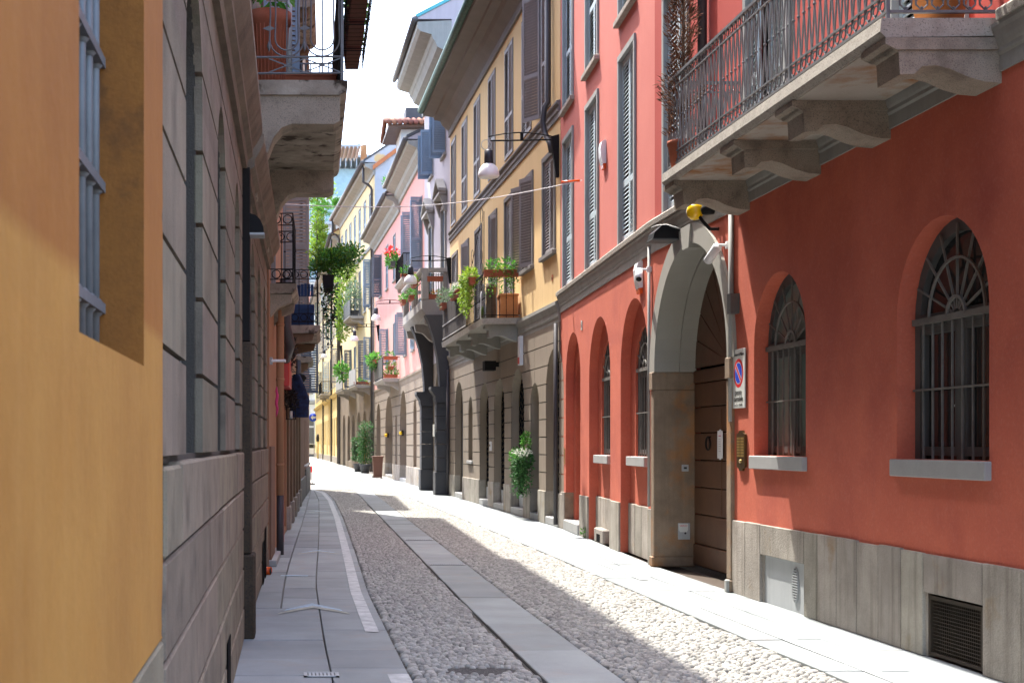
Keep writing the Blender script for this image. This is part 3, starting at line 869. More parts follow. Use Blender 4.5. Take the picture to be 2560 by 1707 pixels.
# carriage gate
gc = gate[0]
def jamb(sg):
    x0, x1 = (gc-1.66, gc-1.5) if sg < 0 else (gc+1.5, gc+1.66)
    b = MB('stone_brown'); b.cbox(x0, x1, -.04, .52, .14, 2.38, .012); p = put('gate_pier', b, red, M=FA.M)
    b = MB('stone_brown'); b.cbox(x0-.015*(sg<0), x1+.015*(sg>0), -.06, .525, 0, .14, .015); put('pier_base', b, p)
    b = MB('stone_brown'); b.cbox(x0-.015*(sg<0)-.0, x1+.015*(sg>0), -.06, .522, 2.38, 2.62, .012); put('impost', b, p)
jamb(-1); jamb(1)
b = MB('arch_grey'); b.arc_band(gc, 2.62, 1.5, 1.74, -.035, .30, 32); b.arc_band(gc, 2.62, 1.46, 1.70, .30, .52, 32)
b.prof_y([(gc-.13,4.06),(gc+.13,4.06),(gc+.2,4.34),(gc-.2,4.34)], -.06, .1)
put('archivolt', b, red, M=FA.M)
b = MB('void_dark'); b.box(gc-1.6, gc+1.6, .62, .63, 0, 4.3); dr = put('gate_door', b, red, M=FA.M)
# horizontal boards in two leaves
zs_ = [.03,.32,.72,1.08,1.44,1.80,2.14,2.46,2.64]
for lf in (-1, 1):
    for k in range(len(zs_)-1):
        x0, x1 = (gc-1.5, gc-.008) if lf < 0 else (gc+.008, gc+1.5)
        b = MB('wood_dark'); b.cbox(x0, x1, .49+(.0 if k in (0,7) else .015), .56, zs_[k]+.006, zs_[k+1]-.006, .01); put('door_board', b, dr)
    b = MB('wood_dark'); x = gc + lf*.35; b.box(x-.006, x+.006, .50, .512, .75, 2.1); put('door_seam', b, dr)
# fan of radial boards
for k in range(12):
    a0, a1 = PI*k/12+.006, PI*(k+1)/12-.006
    b = MB('wood_dark'); b.arc_band(gc, 2.66, .30, 1.46, .505, .56, 3, a0, a1); put('fan_board', b, dr)
b = MB('wood_dark'); b.arc_band(gc, 2.66, .01, .295, .495, .56, 12, .01, PI-.01); put('fan_hub', b, dr)
for sg in (-1,1):
    b = MB('iron_black'); b.ring((gc+sg*.8, .47, 1.66), .085, .012, n=16, tn=5); b.lathe([(.03,0),(.03,.01)],8,(gc+sg*.8,.485,1.74)); put('ring_knocker', b, dr)
b = MB('wood_dark'); b.box(gc+.9,gc+1.49,.47,.49,.04,.30); put('kick_board', b, dr)
# cornice
cp = [(y*.4 if y < 0 else y, z) for y, z in [(0.02,4.25),(-.04,4.25),(-.04,4.36),(-.075,4.38),(-.075,4.41),(-.10,4.43),(-.13,4.47),(-.15,4.52),(-.19,4.55),(-.19,4.575),(0.02,4.575)]]
b = MB('cornice_grey'); b.prof_x(cp, 0, FA.L); put('cornice', b, red, M=FA.M)
b = MB('cornice_grey'); b.prof_x(cp, 0, FB.L+.008); put('cornice', b, red, M=FB.M)
tp = [(0.01,4.577),(-.095,4.577),(-.1,4.64),(-.085,4.66),(0.01,4.69)]
b = MB('coping'); b.prof_x(tp, 0, FB.L+.012); put('coping', b, red, M=FB.M)
b = MB('coping'); b.prof_x(tp, 0, uA(15.1)); put('coping', b, red, M=FA.M)
for k in range(8):
    ya = 9.4-k*.5
    b = MB('coping'); b.prof_x(tp, uA(ya), uA(ya-.47)); put('coping_stone', b, red, M=FA.M)
# arched barred windows on front A
def fan_window(F, c, r, zb, zs, y, sill=True, m='iron_window', depth=.22, bars=8, tint='glass_dark'):
    b = MB('frame_dark')
    b.arc_band(0, zs, r-.07, r+.05, y+.05, y+.13, 24); b.box(-r-.05,-r+.07,y+.05,y+.13,zb,zs); b.box(r-.07,r+.05,y+.05,y+.13,zb,zs)
    b.box(-r+.07,r-.07,y+.05,y+.12,zs-.05,zs+.05)
    b.box(-.04,.04,y+.05,y+.12,zb,zs-.05)
    for sg in (-1,1):
        x0, x1 = (.04, r-.07) if sg > 0 else (-r+.07, -.04)
        b.box(x0,x0+.05,y+.06,y+.115,zb+.03,zs-.05); b.box(x1-.05,x1,y+.06,y+.115,zb+.03,zs-.05)
        b.box(x0+.05,x1-.05,y+.062,y+.113,zb+.03,zb+.1); b.box(x0+.05,x1-.05,y+.062,y+.113,zs-.11,zs-.05)
    p = put('window', b, red, M=F.M @ T(c,0,0))
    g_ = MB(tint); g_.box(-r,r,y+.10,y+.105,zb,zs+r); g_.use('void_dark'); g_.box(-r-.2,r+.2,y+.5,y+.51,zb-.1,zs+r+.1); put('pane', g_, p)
    # ironwork: fan of rays with two rings above, upright bars below
    yb = y+.035
    for k in range(1, 8):
        a = PI*k/8
        q = MB(m); q.tube([(.05*math.cos(a),yb,zs+.05*math.sin(a)+.0),((r-.01)*math.cos(a),yb,zs+(r-.01)*math.sin(a))], .011, 4); put('fan_bar', q, p)
    for rr, t in ((r*.62,.013),(r*.2,.016)):
        q = MB(m); q.ring((0,yb-.012,zs), rr, t, n=18, a1=PI); put('fan_ring', q, p)
    q = MB(m); q.box(-r,r,yb-.02,yb+.02,zs-.03,zs+.02); put('transom', q, p)
    zm = zb+(zs-zb)*.5
    q = MB(m); q.box(-r,r,yb-.014,yb+.002,zm-.008,zm+.008); put('cross_bar', q, p)
    for k in range(1, bars+1):
        x = -r+2*r*k/(bars+1)
        q = MB(m); q.tube([(x,yb,zb+.0),(x,yb,zs-.03)], .010, 5); put('upright_bar', q, p)
    if sill:
        q = MB('sill_stone'); q.cbox(-r-.05, r+.05, -.05+ (.06 if F is FB else 0), y+.12, zb-.14, zb-.002, .008); put('sill', q, p)
    return p
p1 = fan_window(FA, wA[0][0], .70, 1.53, 2.66, .10, tint='glass_green')
p2 = fan_window(FA, wA[1][0], .71, 1.53, 2.64, .10)
for c, *_ in inner: fan_window(FB, c, .6, 1.47, 2.75, .135, bars=6)
b = MB('cane'); b.box(-.12,.05,.215,.22,1.6,2.0); b.use('paper'); b.tube([(-.1,.19,2.2),(-.05,.19,2.05),(-.12,.19,1.95),(.02,.19,1.85),(-.02,.19,1.6)], .02, 5); put('hanging_cloth', b, p2)
# small door at the far end
b = MB('iron_black'); b.box(-.6,-.54,.3,.36,.25,3.4); b.box(.5,.6,.3,.36,.25,3.4); b.box(-.54,.5,.3,.36,2.4,2.5)
d_ = put('door', b, red, M=FB.M @ T(uB(25.45),0,0))
b = MB('wood_dark'); b.box(-.54,.5,.33,.37,.25,2.4); put('door_leaf', b, d_)
b = MB('glass_dark'); b.box(-.54,.5,.34,.35,2.5,3.4); put('pane', b, d_)
b = MB('sill_stone'); b.cbox(-.86,.86,-.05,.4,.0,.2,.015); put('doorstep', b, d_)
for sg in (-1,1):
    b = MB('stone_brown'); b.cbox(sg*.875-.012, sg*.875+.012, -.02,.16,.2,.72,.004); put('jamb_stone', b, d_)
# shuttered windows of the upper floors
for i, (c, *_ ) in enumerate(upB):
    Yc = (25.98, 23.33, 20.28)[i]
    shutter_window(red, FB, Yc, .56, 4.70, 7.50, 'trim_grey', 'shutter_light', rails=(.32,), t=.085, ys=.05, pitch=.062)
    shutter_window(red, FB, Yc, .56, 8.14, 10.8, 'trim_grey', 'shutter_light', rails=(.4,), t=.085, sill='coping', ys=.05, pitch=.062)
for i, Yc in enumerate((17.4, 14.15, 10.6)):
    shutter_window(red, FA, Yc, .48 if i == 0 else .56, 4.70, 7.5, 'trim_grey', 'shutter_light', rails=(.3,), t=.085, ol=(0,12,0)[i], ys=.05, pitch=.062)
b = MB('pipe_dark'); b.tube([(uA(16.08),-.07,4.7),(uA(16.08),-.07,13.5)], .055, 10); put('downpipe', b, red, M=FA.M)
# balcony
by0, by1 = 15.0, 9.5
u0, u1 = uA(by0), uA(by1); OV = .84
b = MB('coping'); b.prof_x([(0,4.5),(-OV+.03,4.49),(-OV-.01,4.53),(-OV,4.625),(0,4.625)], u0, u1)
bal = put('balcony', b, red, M=FA.M)
b = MB('slab_rust'); b.box(u0+.04,u1-.04,-OV+.05,0,4.485,4.4995); put('slab_underside', b, bal)
corb = [(-.78,4.485),(-.78,4.42),(-.72,4.39),(-.71,4.23),(-.61,4.235),(-.56,4.285),(-.46,4.295),(-.36,4.27),(-.24,4.215),(-.12,4.18),(0,4.17),(0,4.485)]
for Yc in (14.82, 12.88, 11.42, 9.68):
    c = uA(Yc); b = MB('corbel_stone'); b.prof_x(corb, c-.18, c+.18); b.prof_x([(-.82,4.484),(-.82,4.44),(-.74,4.4),(0,4.4),(0,4.484)], c-.2, c+.2); put('corbel', b, bal)
zt, zb_ = 5.62, 4.68
yf = -OV+.06
def rail(a, c, z, t=.012, name='rail'):
    b = MB('iron_grey'); b.box(min(a[0],c[0])-t, max(a[0],c[0])+t, min(a[1],c[1])-t, max(a[1],c[1])+t, z-t*.7, z+t*.7); put(name, b, bal)
for z, t in ((zt,.02),(zt-.105,.011),(zb_,.014),(zb_+.13,.011)):
    rail((u0+.04,yf),(u1-.04,yf), z, t); 
    for u in (u0+.04, u1-.04): rail((u,yf+.02),(u,0), z, t)
bm_ = MB('iron_grey'); pt = .112
zc, zd = zb_+.13, zt-.105; zm = (zc+zd)/2
for sg in (-1,1):
    bm_.tube([(sg*pt*.46,0,zc),(0,0,zm),(sg*pt*.46,0,zd)], .0085, 4)
bm_.lathe([(.0,-.018),(.014,-.008),(.014,.008),(0,.018)], 6, (0,0,zm), cap=False)
bm_.ring((0,0,zt-.053), .036, .006, n=10)
bm_.ring((0,0,zb_+.058), .042, .007, n=10, a0=PI*.05, a1=PI*.95); bm_.tube([(-.045,0,zb_+.12),(-.04,0,zb_+.05),(0,0,zb_+.012),(.04,0,zb_+.05),(.045,0,zb_+.12)], .007, 4)
bm_.lathe([(0,-.012),(.012,0),(0,.012)], 5, (0,0,zb_+.03), cap=False)
bme = bm_.mesh('baluster')
n = int((u1-u0-.1)/pt)
for i in range(n): put('baluster', bme, bal, loc=(u0+.06+pt*(i+.5), yf, 0))
for u in (u0+.04, u1-.04):
    for i in range(6): put('baluster', bme, bal, loc=(u, yf+.06+pt*(i+.6), 0), rz=PI/2)
for u in (u0+.04, u0+(u1-u0)*.33, u0+(u1-u0)*.66, u1-.04):
    b = MB('iron_grey'); b.box(u-.013,u+.013,yf-.013,yf+.013,4.6,zt+.02); put('post', b, bal)
# things kept on the balcony
pot = thing('flower_pot', 'square pale terracotta pot on the near end of the red house balcony', 'plant pot', FA.M @ T(uA(9.78), -.3, 4.63))
b = MB('terracotta_light'); b.lathe([(.15,0),(.2,.3),(.22,.3),(.22,.36),(.17,.36),(.16,.32)], 14); put('pot', b, pot)
b = MB('soil'); b.lathe([(.17,.31),(.0,.33)], 12, cap=False); put('soil', b, pot)
b = MB('leaf_green'); clump(b, (0,0,.5), (.18,.18,.2), 60, .09); put('foliage', b, pot)
pt_ = thing('dried_shrub', 'tall dried brown conifer standing at the far end of the red house balcony', 'dried plant', FA.M @ T(uA(14.75), -.70, 4.63))
b = MB('terracotta'); b.lathe([(.11,0),(.15,.26),(.16,.26),(.16,.3),(.12,.3)], 12); put('pot', b, pt_)
b = MB('bark'); b.tube([(0,0,.2),(.02,.01,1.0),(0,.02,2.3)], [.025,.02,.006], 6); put('stem', b, pt_)
b = MB('leaf_dry')
for i in range(3200):
    z = .35+R.random()**.9*2.1; rr = (.17*(1-(z-.35)/2.6)+.04)*R.random()**.5*(1+.35*math.sin(z*9)); a = R.uniform(0,2*PI)
    leaf(b, (rr*math.cos(a), rr*math.sin(a), z), .075, (math.cos(a), math.sin(a), 1.0), .12)
put('foliage', b, pt_)
# downpipe and conduits by the gate
for Yc, top, m in ((15.17, 4.3, 'pipe_grey'), (18.62, 4.35, 'pipe_grey')):
    F = FA if Yc < 18.4 else FB
    b = MB(m); b.tube([(F.u(Yc),-.03,1.9 if Yc<18 else .8),(F.u(Yc),-.03,top)], .03 if Yc<18 else .022, 8)
    if Yc < 18: b.tube([(F.u(Yc),-.025,.12),(F.u(Yc),-.025,1.9)], .014, 6); b.cbox(F.u(Yc)-.05,F.u(Yc)+.03,-.09,.0,0,.14,.01)
    put('conduit', b, red, M=F.M)
# fixtures ---------------------------------------------------------------
sg_ = thing('no_parking_sign', 'white passo carrabile plate with red and blue no parking disc', 'sign', FA.M @ T(uA(14.94), -.022, 2.37))
b = MB('sign_white'); b.cbox(-.2,.2,0,.012,-.325,.325,.004); put('plate', b, sg_)
b = MB('frame_dark'); b.box(-.19,.19,.012,.02,-.319,.319); put('backing', b, sg_)
b = MB('sign_red'); b.disc((0,-.0008,.06), .158, n=36); d0 = put('disc_rim', b, sg_)
b = MB('sign_white'); b.disc((0,-.0014,.06), .122, n=36); put('disc_ring', b, sg_)
b = MB('sign_blue'); b.disc((0,-.002,.06), .112, n=36); put('disc', b, sg_)
b = MB('sign_white'); s_ = .707
def bar_(m, wd, y):
    b = MB(m); L = .112
    p = [(-L*s_-wd*s_, L*s_-wd*s_), (-L*s_+wd*s_, L*s_+wd*s_), (L*s_+wd*s_, -L*s_+wd*s_), (L*s_-wd*s_, -L*s_-wd*s_)]
    b.face([(x, y, z+.06) for x, z in p]); put('slash', b, sg_)
bar_('sign_white', .026, -.0025); bar_('sign_red', .016, -.003)
for txt, z, s, sx in (('Comune di Milano', .265, .052, .92), ('passo', -.15, .085, 1.1), ('carrabile', -.222, .085, 1.0), ('art. 22   1224/96', -.29, .032, 1.2)):
    put('lettering', text_mesh(txt, s, 'ink', sx=sx), sg_, loc=(0,-.0022,z))
ic = thing('intercom_panel', 'brass intercom panel with rows of name plates beside the carriage gate', 'intercom', FA.M @ T(uA(14.86), -.015, 1.58) @ Matrix.Diagonal((1.75,1,1.05,1)))
b = MB('brass'); b.prof_y([(-.075,-.17),(-.04,-.185),(-.03,-.21),(.03,-.21),(.04,-.185),(.075,-.17),(.075,.17),(.04,.185),(.03,.21),(-.03,.21),(-.04,.185),(-.075,.17)], -.012, .012); put('plate', b, ic)
for r_ in range(7):
    for c_ in (-.033,.033):
        b = MB('brass_bright'); b.box(c_-.026,c_+.026,-.018,-.012,.115-r_*.03,.138-r_*.03); put('name_plate', b, ic)
b = MB('brass_bright'); b.lathe([(.02,0),(.02,.008)],12,(0,0,0)); me_ = b.mesh('speaker'); me_.transform(T(0,-.012,-.11) @ Matrix.Rotation(PI/2,4,'X')); put('speaker', me_, ic)
def alarm(label, F, Yc, z):
    o = thing('alarm_box', label, 'alarm', F.M @ T(F.u(Yc), 0, z), 'burglar alarm boxes')
    b = MB('white_plastic'); b.prof_x([(0,-.16),(-.055,-.17),(-.08,-.05),(-.09,.1),(-.07,.19),(-.03,.215),(0,.215)], -.11, .11); put('housing', b, o)
    b = MB('orange_plastic'); b.prof_x([(0,-.245),(-.045,-.24),(-.053,-.171),(0,-.161)], -.1, .1); put('beacon', b, o)
    return o
alarm('white alarm box with orange base on the upper red wall between two shuttered windows', FB, 22.12, 6.36)
a2 = alarm('white alarm box with bright orange base below the cornice beside the gate', FB, 19.28, 4.02)
def camera_(label, F, Yc, z, lookx):
    o = thing('security_camera', label, 'camera', F.M @ T(F.u(Yc), -.06, z))
    b = MB('white_plastic'); b.tube([(0,.03,.06),(0,-.08,.06),(lookx*.05,-.1,.02)], .016, 8); b.cbox(-.03,.03,.0,.06,.02,.10,.005); put('arm', b, o)
    b = MB('white_plastic'); b.tube([(lookx*-.02,-.1,.04),(lookx*.2,-.14,-.09)], .05, 12); put('body', b, o)
    b = MB('iron_black'); b.tube([(lookx*.2,-.14,-.09),(lookx*.205,-.141,-.094)], .038, 12); put('lens', b, o)
camera_('white security camera on the conduit above the arch, turned up the street', FA, 15.25, 3.82, -1)
camera_('white bullet camera beside the orange alarm box, turned towards the gate', FB, 18.62, 3.98, .8)
yl = thing('yellow_lamp', 'round yellow beacon lamp under the balcony corbel', 'lamp', FA.M @ T(uA(15.75), 0, 4.33))
b = MB('iron_black'); b.tube([(.06,.0,-.2),(.06,-.1,-.2),(.03,-.18,-.1),(0,-.2,-.05)], .02, 6); b.lathe([(.07,-.03),(.085,.03),(.06,.08)],16,(.085,-.13,.0)); put('bracket', b, yl)
b = MB('yellow_glass'); me_ = MB('yellow_glass').lathe([(.001,-.1),(.05,-.092),(.088,-.05),(.1,0),(.088,.05),(.05,.092),(.001,.1)],18).mesh('globe'); me_.transform(T(-.05,-.24,.02)); put('globe', me_, yl)
fl = thing('flood_lamp', 'black floodlight with curved handle mounted over the carriage gate', 'lamp', FA.M @ T(uA(17.35), -.1, 4.26) @ Matrix.Scale(.8, 4))
b = MB('iron_black'); b.prof_x([(.16,-.02),(.14,.12),(.02,.19),(-.18,.19),(-.3,.08),(-.32,-.02)], -.11, .24); put('housing', b, fl)
b = MB('frame_dark'); b.box(-.13,.26,-.34,.15,-.045,-.021); put('front_glass', b, fl)
b = MB('pipe_grey'); b.tube([(-.12,-.25,.2),(.0,-.2,.215),(.2,-.1,.2),(.36,.1,.1),(.42,.2,.02)], .014, 6); put('handle', b, fl)
b = MB('iron_black'); b.box(.1,.42,.1,.2,-.03,.03); put('arm', b, fl)
bx = thing('light_box', 'small glazed metal lamp box on the red wall above the parking plate', 'lamp', FA.M @ T(uA(15.03), 0, 3.2))
b = MB('frame_dark'); b.box(-.06,.06,-.1,0,-.11,.11); put('case', b, bx)
b = MB('metal_panel'); b.box(-.065,-.06,-.085,-.015,-.085,.085); put('glass', b, bx)
pn = thing('paper_notice', 'white paper notice taped to the dark gate door', 'notice', FA.M @ T(gc-.36, .482, 1.66))
b = MB('paper'); b.box(-.10,.11,0,.003,-.19,.16); b.box(-.02,.05,.0005,.002,.16,.175); b.box(-.02,.05,.0005,.002,-.205,-.19); put('sheet', b, pn)
b = MB('pink_cloth'); b.box(-.045,.05,-.001,0,.09,.1); put('heading', b, pn)
for k in range(6):
    b = MB('pipe_grey'); b.box(-.045,.04-R.random()*.03,-.001,0,.05-k*.03,.056-k*.03); put('text_line', b, pn)
sw_ = thing('bell_switch', 'small square metal switch on the brown gate pier', 'switch', FA.M @ T(gc-1.497, .38, 1.33) @ RZ(PI/2))
b = MB('metal_panel'); b.cbox(-.045,.045,-.012,.01,-.045,.045,.004); put('plate', b, sw_)
b = MB('ink'); b.box(-.02,.02,-.014,-.012,-.012,.014); put('mark', b, sw_)
jb = thing('junction_plate', 'grey marbled plate with red and white sticker low on the gate pier', 'plate', FA.M @ T(gc-1.497, .36, .5) @ RZ(PI/2))
b = MB('metal_panel'); b.cbox(-.075,.085,-.01,.01,-.13,.09,.004); put('plate', b, jb)
b = MB('sign_white'); b.prof_y([(-.07,0.0),(-.05,-.03),(.04,-.03),(.055,0.0),(.055,.085),(-.07,.085)], -.0125,-.0105); put('sticker', b, jb)
put('lettering', text_mesh('VARCO', .034, 'sign_red', sx=.9), jb, loc=(-.006,-.014,.055))
b = MB('ink'); b.disc((.02,-.0115,-.045), .014, n=12); put('keyhole', b, jb)
hn = thing('house_number', 'small white house number plate 6 on the red wall', 'number plate', FB.M @ T(uB(24.4), -.012, 3.78))
b = MB('sign_white'); b.cbox(-.06,.06,0,.01,-.085,.085,.004); put('plate', b, hn)
put('lettering', text_mesh('6', .14, 'ink'), hn, loc=(0,-.002,0))
db = thing('door_bell_strip', 'narrow brass bell strip beside the small far door', 'doorbell', FB.M @ T(uB(26.42), -.012, 1.42))
b = MB('brass_bright'); b.cbox(-.03,.03,0,.01,-.16,.16,.003); put('plate', b, db)
sm_ = thing('wall_notice', 'small pale notice plate between barred window and gate pier', 'notice', FB.M @ T(uB(18.75), -.012, 1.6))
b = MB('sign_white'); b.box(-.05,.05,0,.01,-.07,.07); put('plate', b, sm_)
b = MB('pink_cloth'); b.box(-.035,.035,-.002,0,.03,.045); put('text_line', b, sm_)
# ------------------------------------------------------------------ shared bits for house fronts
def gutter_roof(bld, F, u0, u1, z, ov, prof, m_soffit, m_gut, depth=9.0, rise=2.6, m_roof='roof_slate', gr=.085, m_gable='lilac_grey'):
    """moulded eaves swept along the front, gutter on its edge, pitched roof behind"""
    b = MB(m_soffit); b.prof_x(prof, u0, u1); put('eaves', b, bld, M=F.M)
    b = MB(m_gut); b.tube([(u0-.02, -ov-gr*.6, z+.02), (u1+.02, -ov-gr*.6, z+.02)], gr, 10); put('gutter', b, bld, M=F.M)
    b = MB(m_roof); zz = z+.08
    zr = lambda y: zz-.04+rise*(y+ov+.02)/(depth/2+ov+.02)
    q = MB(m_gable); q.prof_x([(.06,z-.4),(.06,z+.02),(-ov+.04,z+.02),(-ov+.04,zr(-ov+.04)),(depth/2,zz+rise-.04),(depth-.1,zz-.02),(depth-.1,z-.4)], u0+.03, u1-.03); put('gable_wall', q, bld, M=F.M)
    b.prof_x([(-ov-.02, zz-.03), (depth/2, zz+rise-.03), (depth, zz-.03), (depth, zz+.09), (depth/2, zz+rise+.09), (-ov-.02, zz+.09)], u0, u1); put('roof', b, bld, M=F.M)
def body_box(bld, F, u0, u1, z1, m, d0=.36, d1=8.5, gable=0.0):
    b = MB(m)
    if gable: b.prof_x([(d0,-.05),(d1,-.05),(d1,z1),((d0+d1)/2,z1+gable),(d0,z1)], u0, u1)
    else: b.box(u0,u1,d0,d1,-.05,z1)
    for a in (u0, u1-.02):
        b.box(a+.002, a+.018, .004, d0, -.05, z1)
    put('body', b, bld, M=F.M)
def downpipe(bld, F, Y, z0, z1, m='pipe_dark', r=.055, ov=0.0, zo=0.0):
    u = F.u(Y); b = MB(m)
    p = [(u,-.09,z0),(u,-.09,z1)]
    if ov: p += [(u,-.14,z1+.12),(u,-ov*.55,z1+.28),(u,-ov,z1+.4),(u,-ov,zo)]
    b.tube(p, r, 8); put('downpipe', b, bld, M=F.M)
def lattice(parent, w, zb, zs, y, m='iron_black', arch=True):
    """folding security grille in an opening"""
    b = MB(m); H = zs + (w if arch else 0)
    n = int(2*w/.085)
    for i in range(n+1):
        x = -w+2*w*i/n
        zt = zs + (math.sqrt(max(0, w*w-x*x)) if arch else 0)
        k = int((zt-zb)/.14); pts = []
        for j in range(k+1):
            pts.append((x + (.03 if j%2 else -.03)*(1 if i%2 else -1), y, zb+(zt-zb)*j/max(k,1)))
        if len(pts) > 1: b.tube(pts, .011, 4)
    return put('lattice', b, parent)
def arch_opening(bld, F, Yc, w, zb, zs, kind, y=.34, m='void_dark', step=True):
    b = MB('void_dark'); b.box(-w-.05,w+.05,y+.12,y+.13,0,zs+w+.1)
    p = put('archway', b, bld, M=F.M @ T(F.u(Yc),0,0))
    if kind == 'lattice':
        lattice(p, w, zb, zs, y)
        q = MB('metal_panel'); q.box(-w,w,y-.02,y+.03,zb,zb+.32); put('bottom_panel', q, p)
    elif kind == 'window':
        q = MB('frame_dark'); q.box(-w,w,y-.01,y+.03,zb,zb+.07); q.box(-w,-w+.06,y-.01,y+.03,zb,zs+.1); q.box(w-.06,w,y-.01,y+.03,zb,zs+.1); q.box(-w+.06,w-.06,y-.008,y+.03,zs-.03,zs+.03); q.box(-.025,.025,y-.006,y+.03,zb,zs+w); put('frame', q, p)
        q = MB('glass_dark'); q.box(-w,w,y+.02,y+.025,zb,zs+w); put('pane', q, p)
    else:
        q = MB(kind); q.box(-w,w,y,y+.06,zb,zs+w); put('door_leaf', q, p)
        q = MB('frame_dark'); q.box(-w,w,y-.02,y-.001,zs-.05,zs+.05); put('transom', q, p)
    if step:
        q = MB('sill_stone'); q.cbox(-w+.01,w-.01,-.04,y+.1,0,.16,.015); put('doorstep', q, p)
    return p
def iron_rail(parent, x0, x1, y0, z0, z1, sides=True, pitch=.11, m='iron_black', r=.008, top=.016):
    """plain balcony railing: front along x at depth y0, returns to the wall"""
    for z, t in ((z1, top), (z0+.06, .01)):
        b = MB(m); b.box(x0-t,x1+t,y0-t,y0+t,z-t,z+t); put('rail', b, parent)
        if sides:
            for x in (x0, x1):
                b = MB(m); b.box(x-t,x+t,y0+t,0,z-t,z+t); put('rail', b, parent)
    bm = MB(m).tube([(0,0,z0),(0,0,z1)], r, 4); bm.lathe([(0,-.02),(.018,0),(0,.02)],5,(0,0,z0+(z1-z0)*.45),cap=False); me = bm.mesh('baluster')
    n = max(2, int((x1-x0)/pitch))
    for i in range(n+1): put('baluster', me, parent, loc=(x0+(x1-x0)*i/n, y0, 0))
    if sides:
        k = max(1, int(-y0/pitch))
        for x in (x0, x1):
            for i in range(1, k): put('baluster', me, parent, loc=(x, y0-y0*i/k, 0))

# ------------------------------------------------------------------ yellow house
FC = Fac((5.50,44.0),(5.565,27.0)); uC = FC.u
yel = thing('yellow_house', 'ochre yellow house with grey louvred shutters, taupe arcade and copper gutter', 'house', T(5.5,44,0))
arcs = [(27.45,.88,0,2.72,True,'lattice'),(29.55,.48,0,2.5,True,'window'),(31.65,.85,0,2.55,True,'lattice'),(34.25,.8,0,2.5,True,'lattice'),(36.7,.8,0,2.5,True,'lattice'),(39.25,.42,1.18,2.6,True,'window'),(41.7,.9,0,2.66,True,'frame_dark')]
opsC = [(uC(y), w, zb, zs, ar) for y, w, zb, zs, ar, k in arcs]
w = MB('joint_dark'); wallband(w, 0, FC.L, 0, 4.3, opsC, .17, y=.0, reveal='taupe'); gw = put('wall', w, yel, M=FC.M)
rusticate(gw, FC, 0, FC.L, [.66,1.06,1.43,1.80,2.17,2.53,2.90,3.28,3.70,4.1], opsC, 'taupe')
for (ya, yb) in ((28.35,28.34),):
    pass
# plinth stones at the foot of each pier
so = sorted(opsC)
for i in range(len(so)+1):
    a = so[i-1][0]+(so[i-1][1] if so[i-1][2] == 0 else 0) if i else 0
    c = so[i][0]-(so[i][1] if so[i][2] == 0 else 0) if i < len(so) else FC.L
    if c-a > 1.3: segs = [(a, (a+c)/2), ((a+c)/2, c)]
    else: segs = [(a, c)]
    for s0, s1 in segs:
        b = MB('plinth_stone'); b.cbox(s0-.015, s1+.015-.004, -.05, .15, 0, .68, .012); put('plinth_slab', b, yel, M=FC.M)
for y, ww, zb, zs, ar, k in arcs:
    pz = arch_opening(yel, FC, y, ww, max(zb,.16) if zb == 0 else zb, zs, k, y=.18, step=zb == 0)
    if zb: 
        q = MB('sill_stone'); q.cbox(-ww-.08,ww+.08,-.07,.2,zb-.09,zb,.01); put('sill', q, pz)
colsY = (42.75, 40.3, 37.8, 35.3, 32.85, 30.45, 28.1)
op1 = []; op2 = []
for i, y in enumerate(colsY):
    door = i in (2,3,4)
    op1.append((uC(y), .58, 4.62 if door else 5.58, 7.58, False)); op2.append((uC((43.1, 40.6, 38.1, 35.5, 32.9, 30.6, 28.5)[i]), .58, 8.6, 11.3, False))
w = MB('yellow_up'); wallband(w, 0, FC.L, 4.3, 8.2, op1, .12); wallband(w, 0, FC.L, 8.2, 11.9, op2, .12); put('wall', w, yel, M=FC.M)
op_ang = {0:(0,0), 1:(0,18), 2:(0,0), 3:(14,10), 4:(0,0), 5:(157,24), 6:(0,0)}
colsY2 = (43.1, 40.6, 38.1, 35.5, 32.9, 30.6, 28.5)
for i, y in enumerate(colsY):
    ol, orr = op_ang[i]; door = i in (2,3,4)
    shutter_window(yel, FC, y, .56, 4.62 if door else 5.58, 7.56, 'band_grey', 'shutter_grey', ol, orr, (.3,) if door else (), None if door else 'band_grey', t=.1, ys=.03, pitch=.06)
    shutter_window(yel, FC, colsY2[i], .56, 8.6, 11.28, 'band_grey', 'shutter_grey', *( (150,8) if i == 6 else (0,0)), (.36,), None, t=.03, d=.012, ys=-.004, pitch=.062)
b = MB('band_grey'); b.prof_x([(.02,8.14),(-.03,8.14),(-.03,8.24),(-.055,8.27),(-.055,8.31),(-.03,8.33),(-.03,8.38),(-.075,8.43),(-.075,8.47),(.02,8.50)], 0, FC.L); put('string_course', b, yel, M=FC.M)
b = MB('cornice_grey'); b.prof_x([(.02,4.08),(-.025,4.08),(-.025,4.17),(-.045,4.19),(-.045,4.30),(-.07,4.36),(-.1,4.42),(-.1,4.49),(.02,4.53)], 0, FC.L); put('cornice', b, yel, M=FC.M)
ep = [(.05,11.55),(-.06,11.55),(-.06,11.75),(-.12,11.82),(-.26,11.95),(-.32,12.08),(-.52,12.13),(-.54,12.2),(-.86,12.26),(-.88,12.36),(.05,12.42)]
gutter_roof(yel, FC, 0, FC.L, 12.42, .86, ep, 'eave_grey', 'copper', gr=.12, m_gable='yellow_up')
body_box(yel, FC, .03, FC.L-.03, 12.3, 'yellow_up')
b = MB('pipe_dark'); u_ = uC(27.75)
b.tube([(u_,-.1,12.3),(u_,-.1,8.62),(u_,-.17,8.5),(u_,-.2,8.2),(u_+.05,-.16,7.95),(u_+.42,-.14,7.7),(u_+.5,-.12,7.5)], .06, 10); put('downpipe', b, yel, M=FC.M)
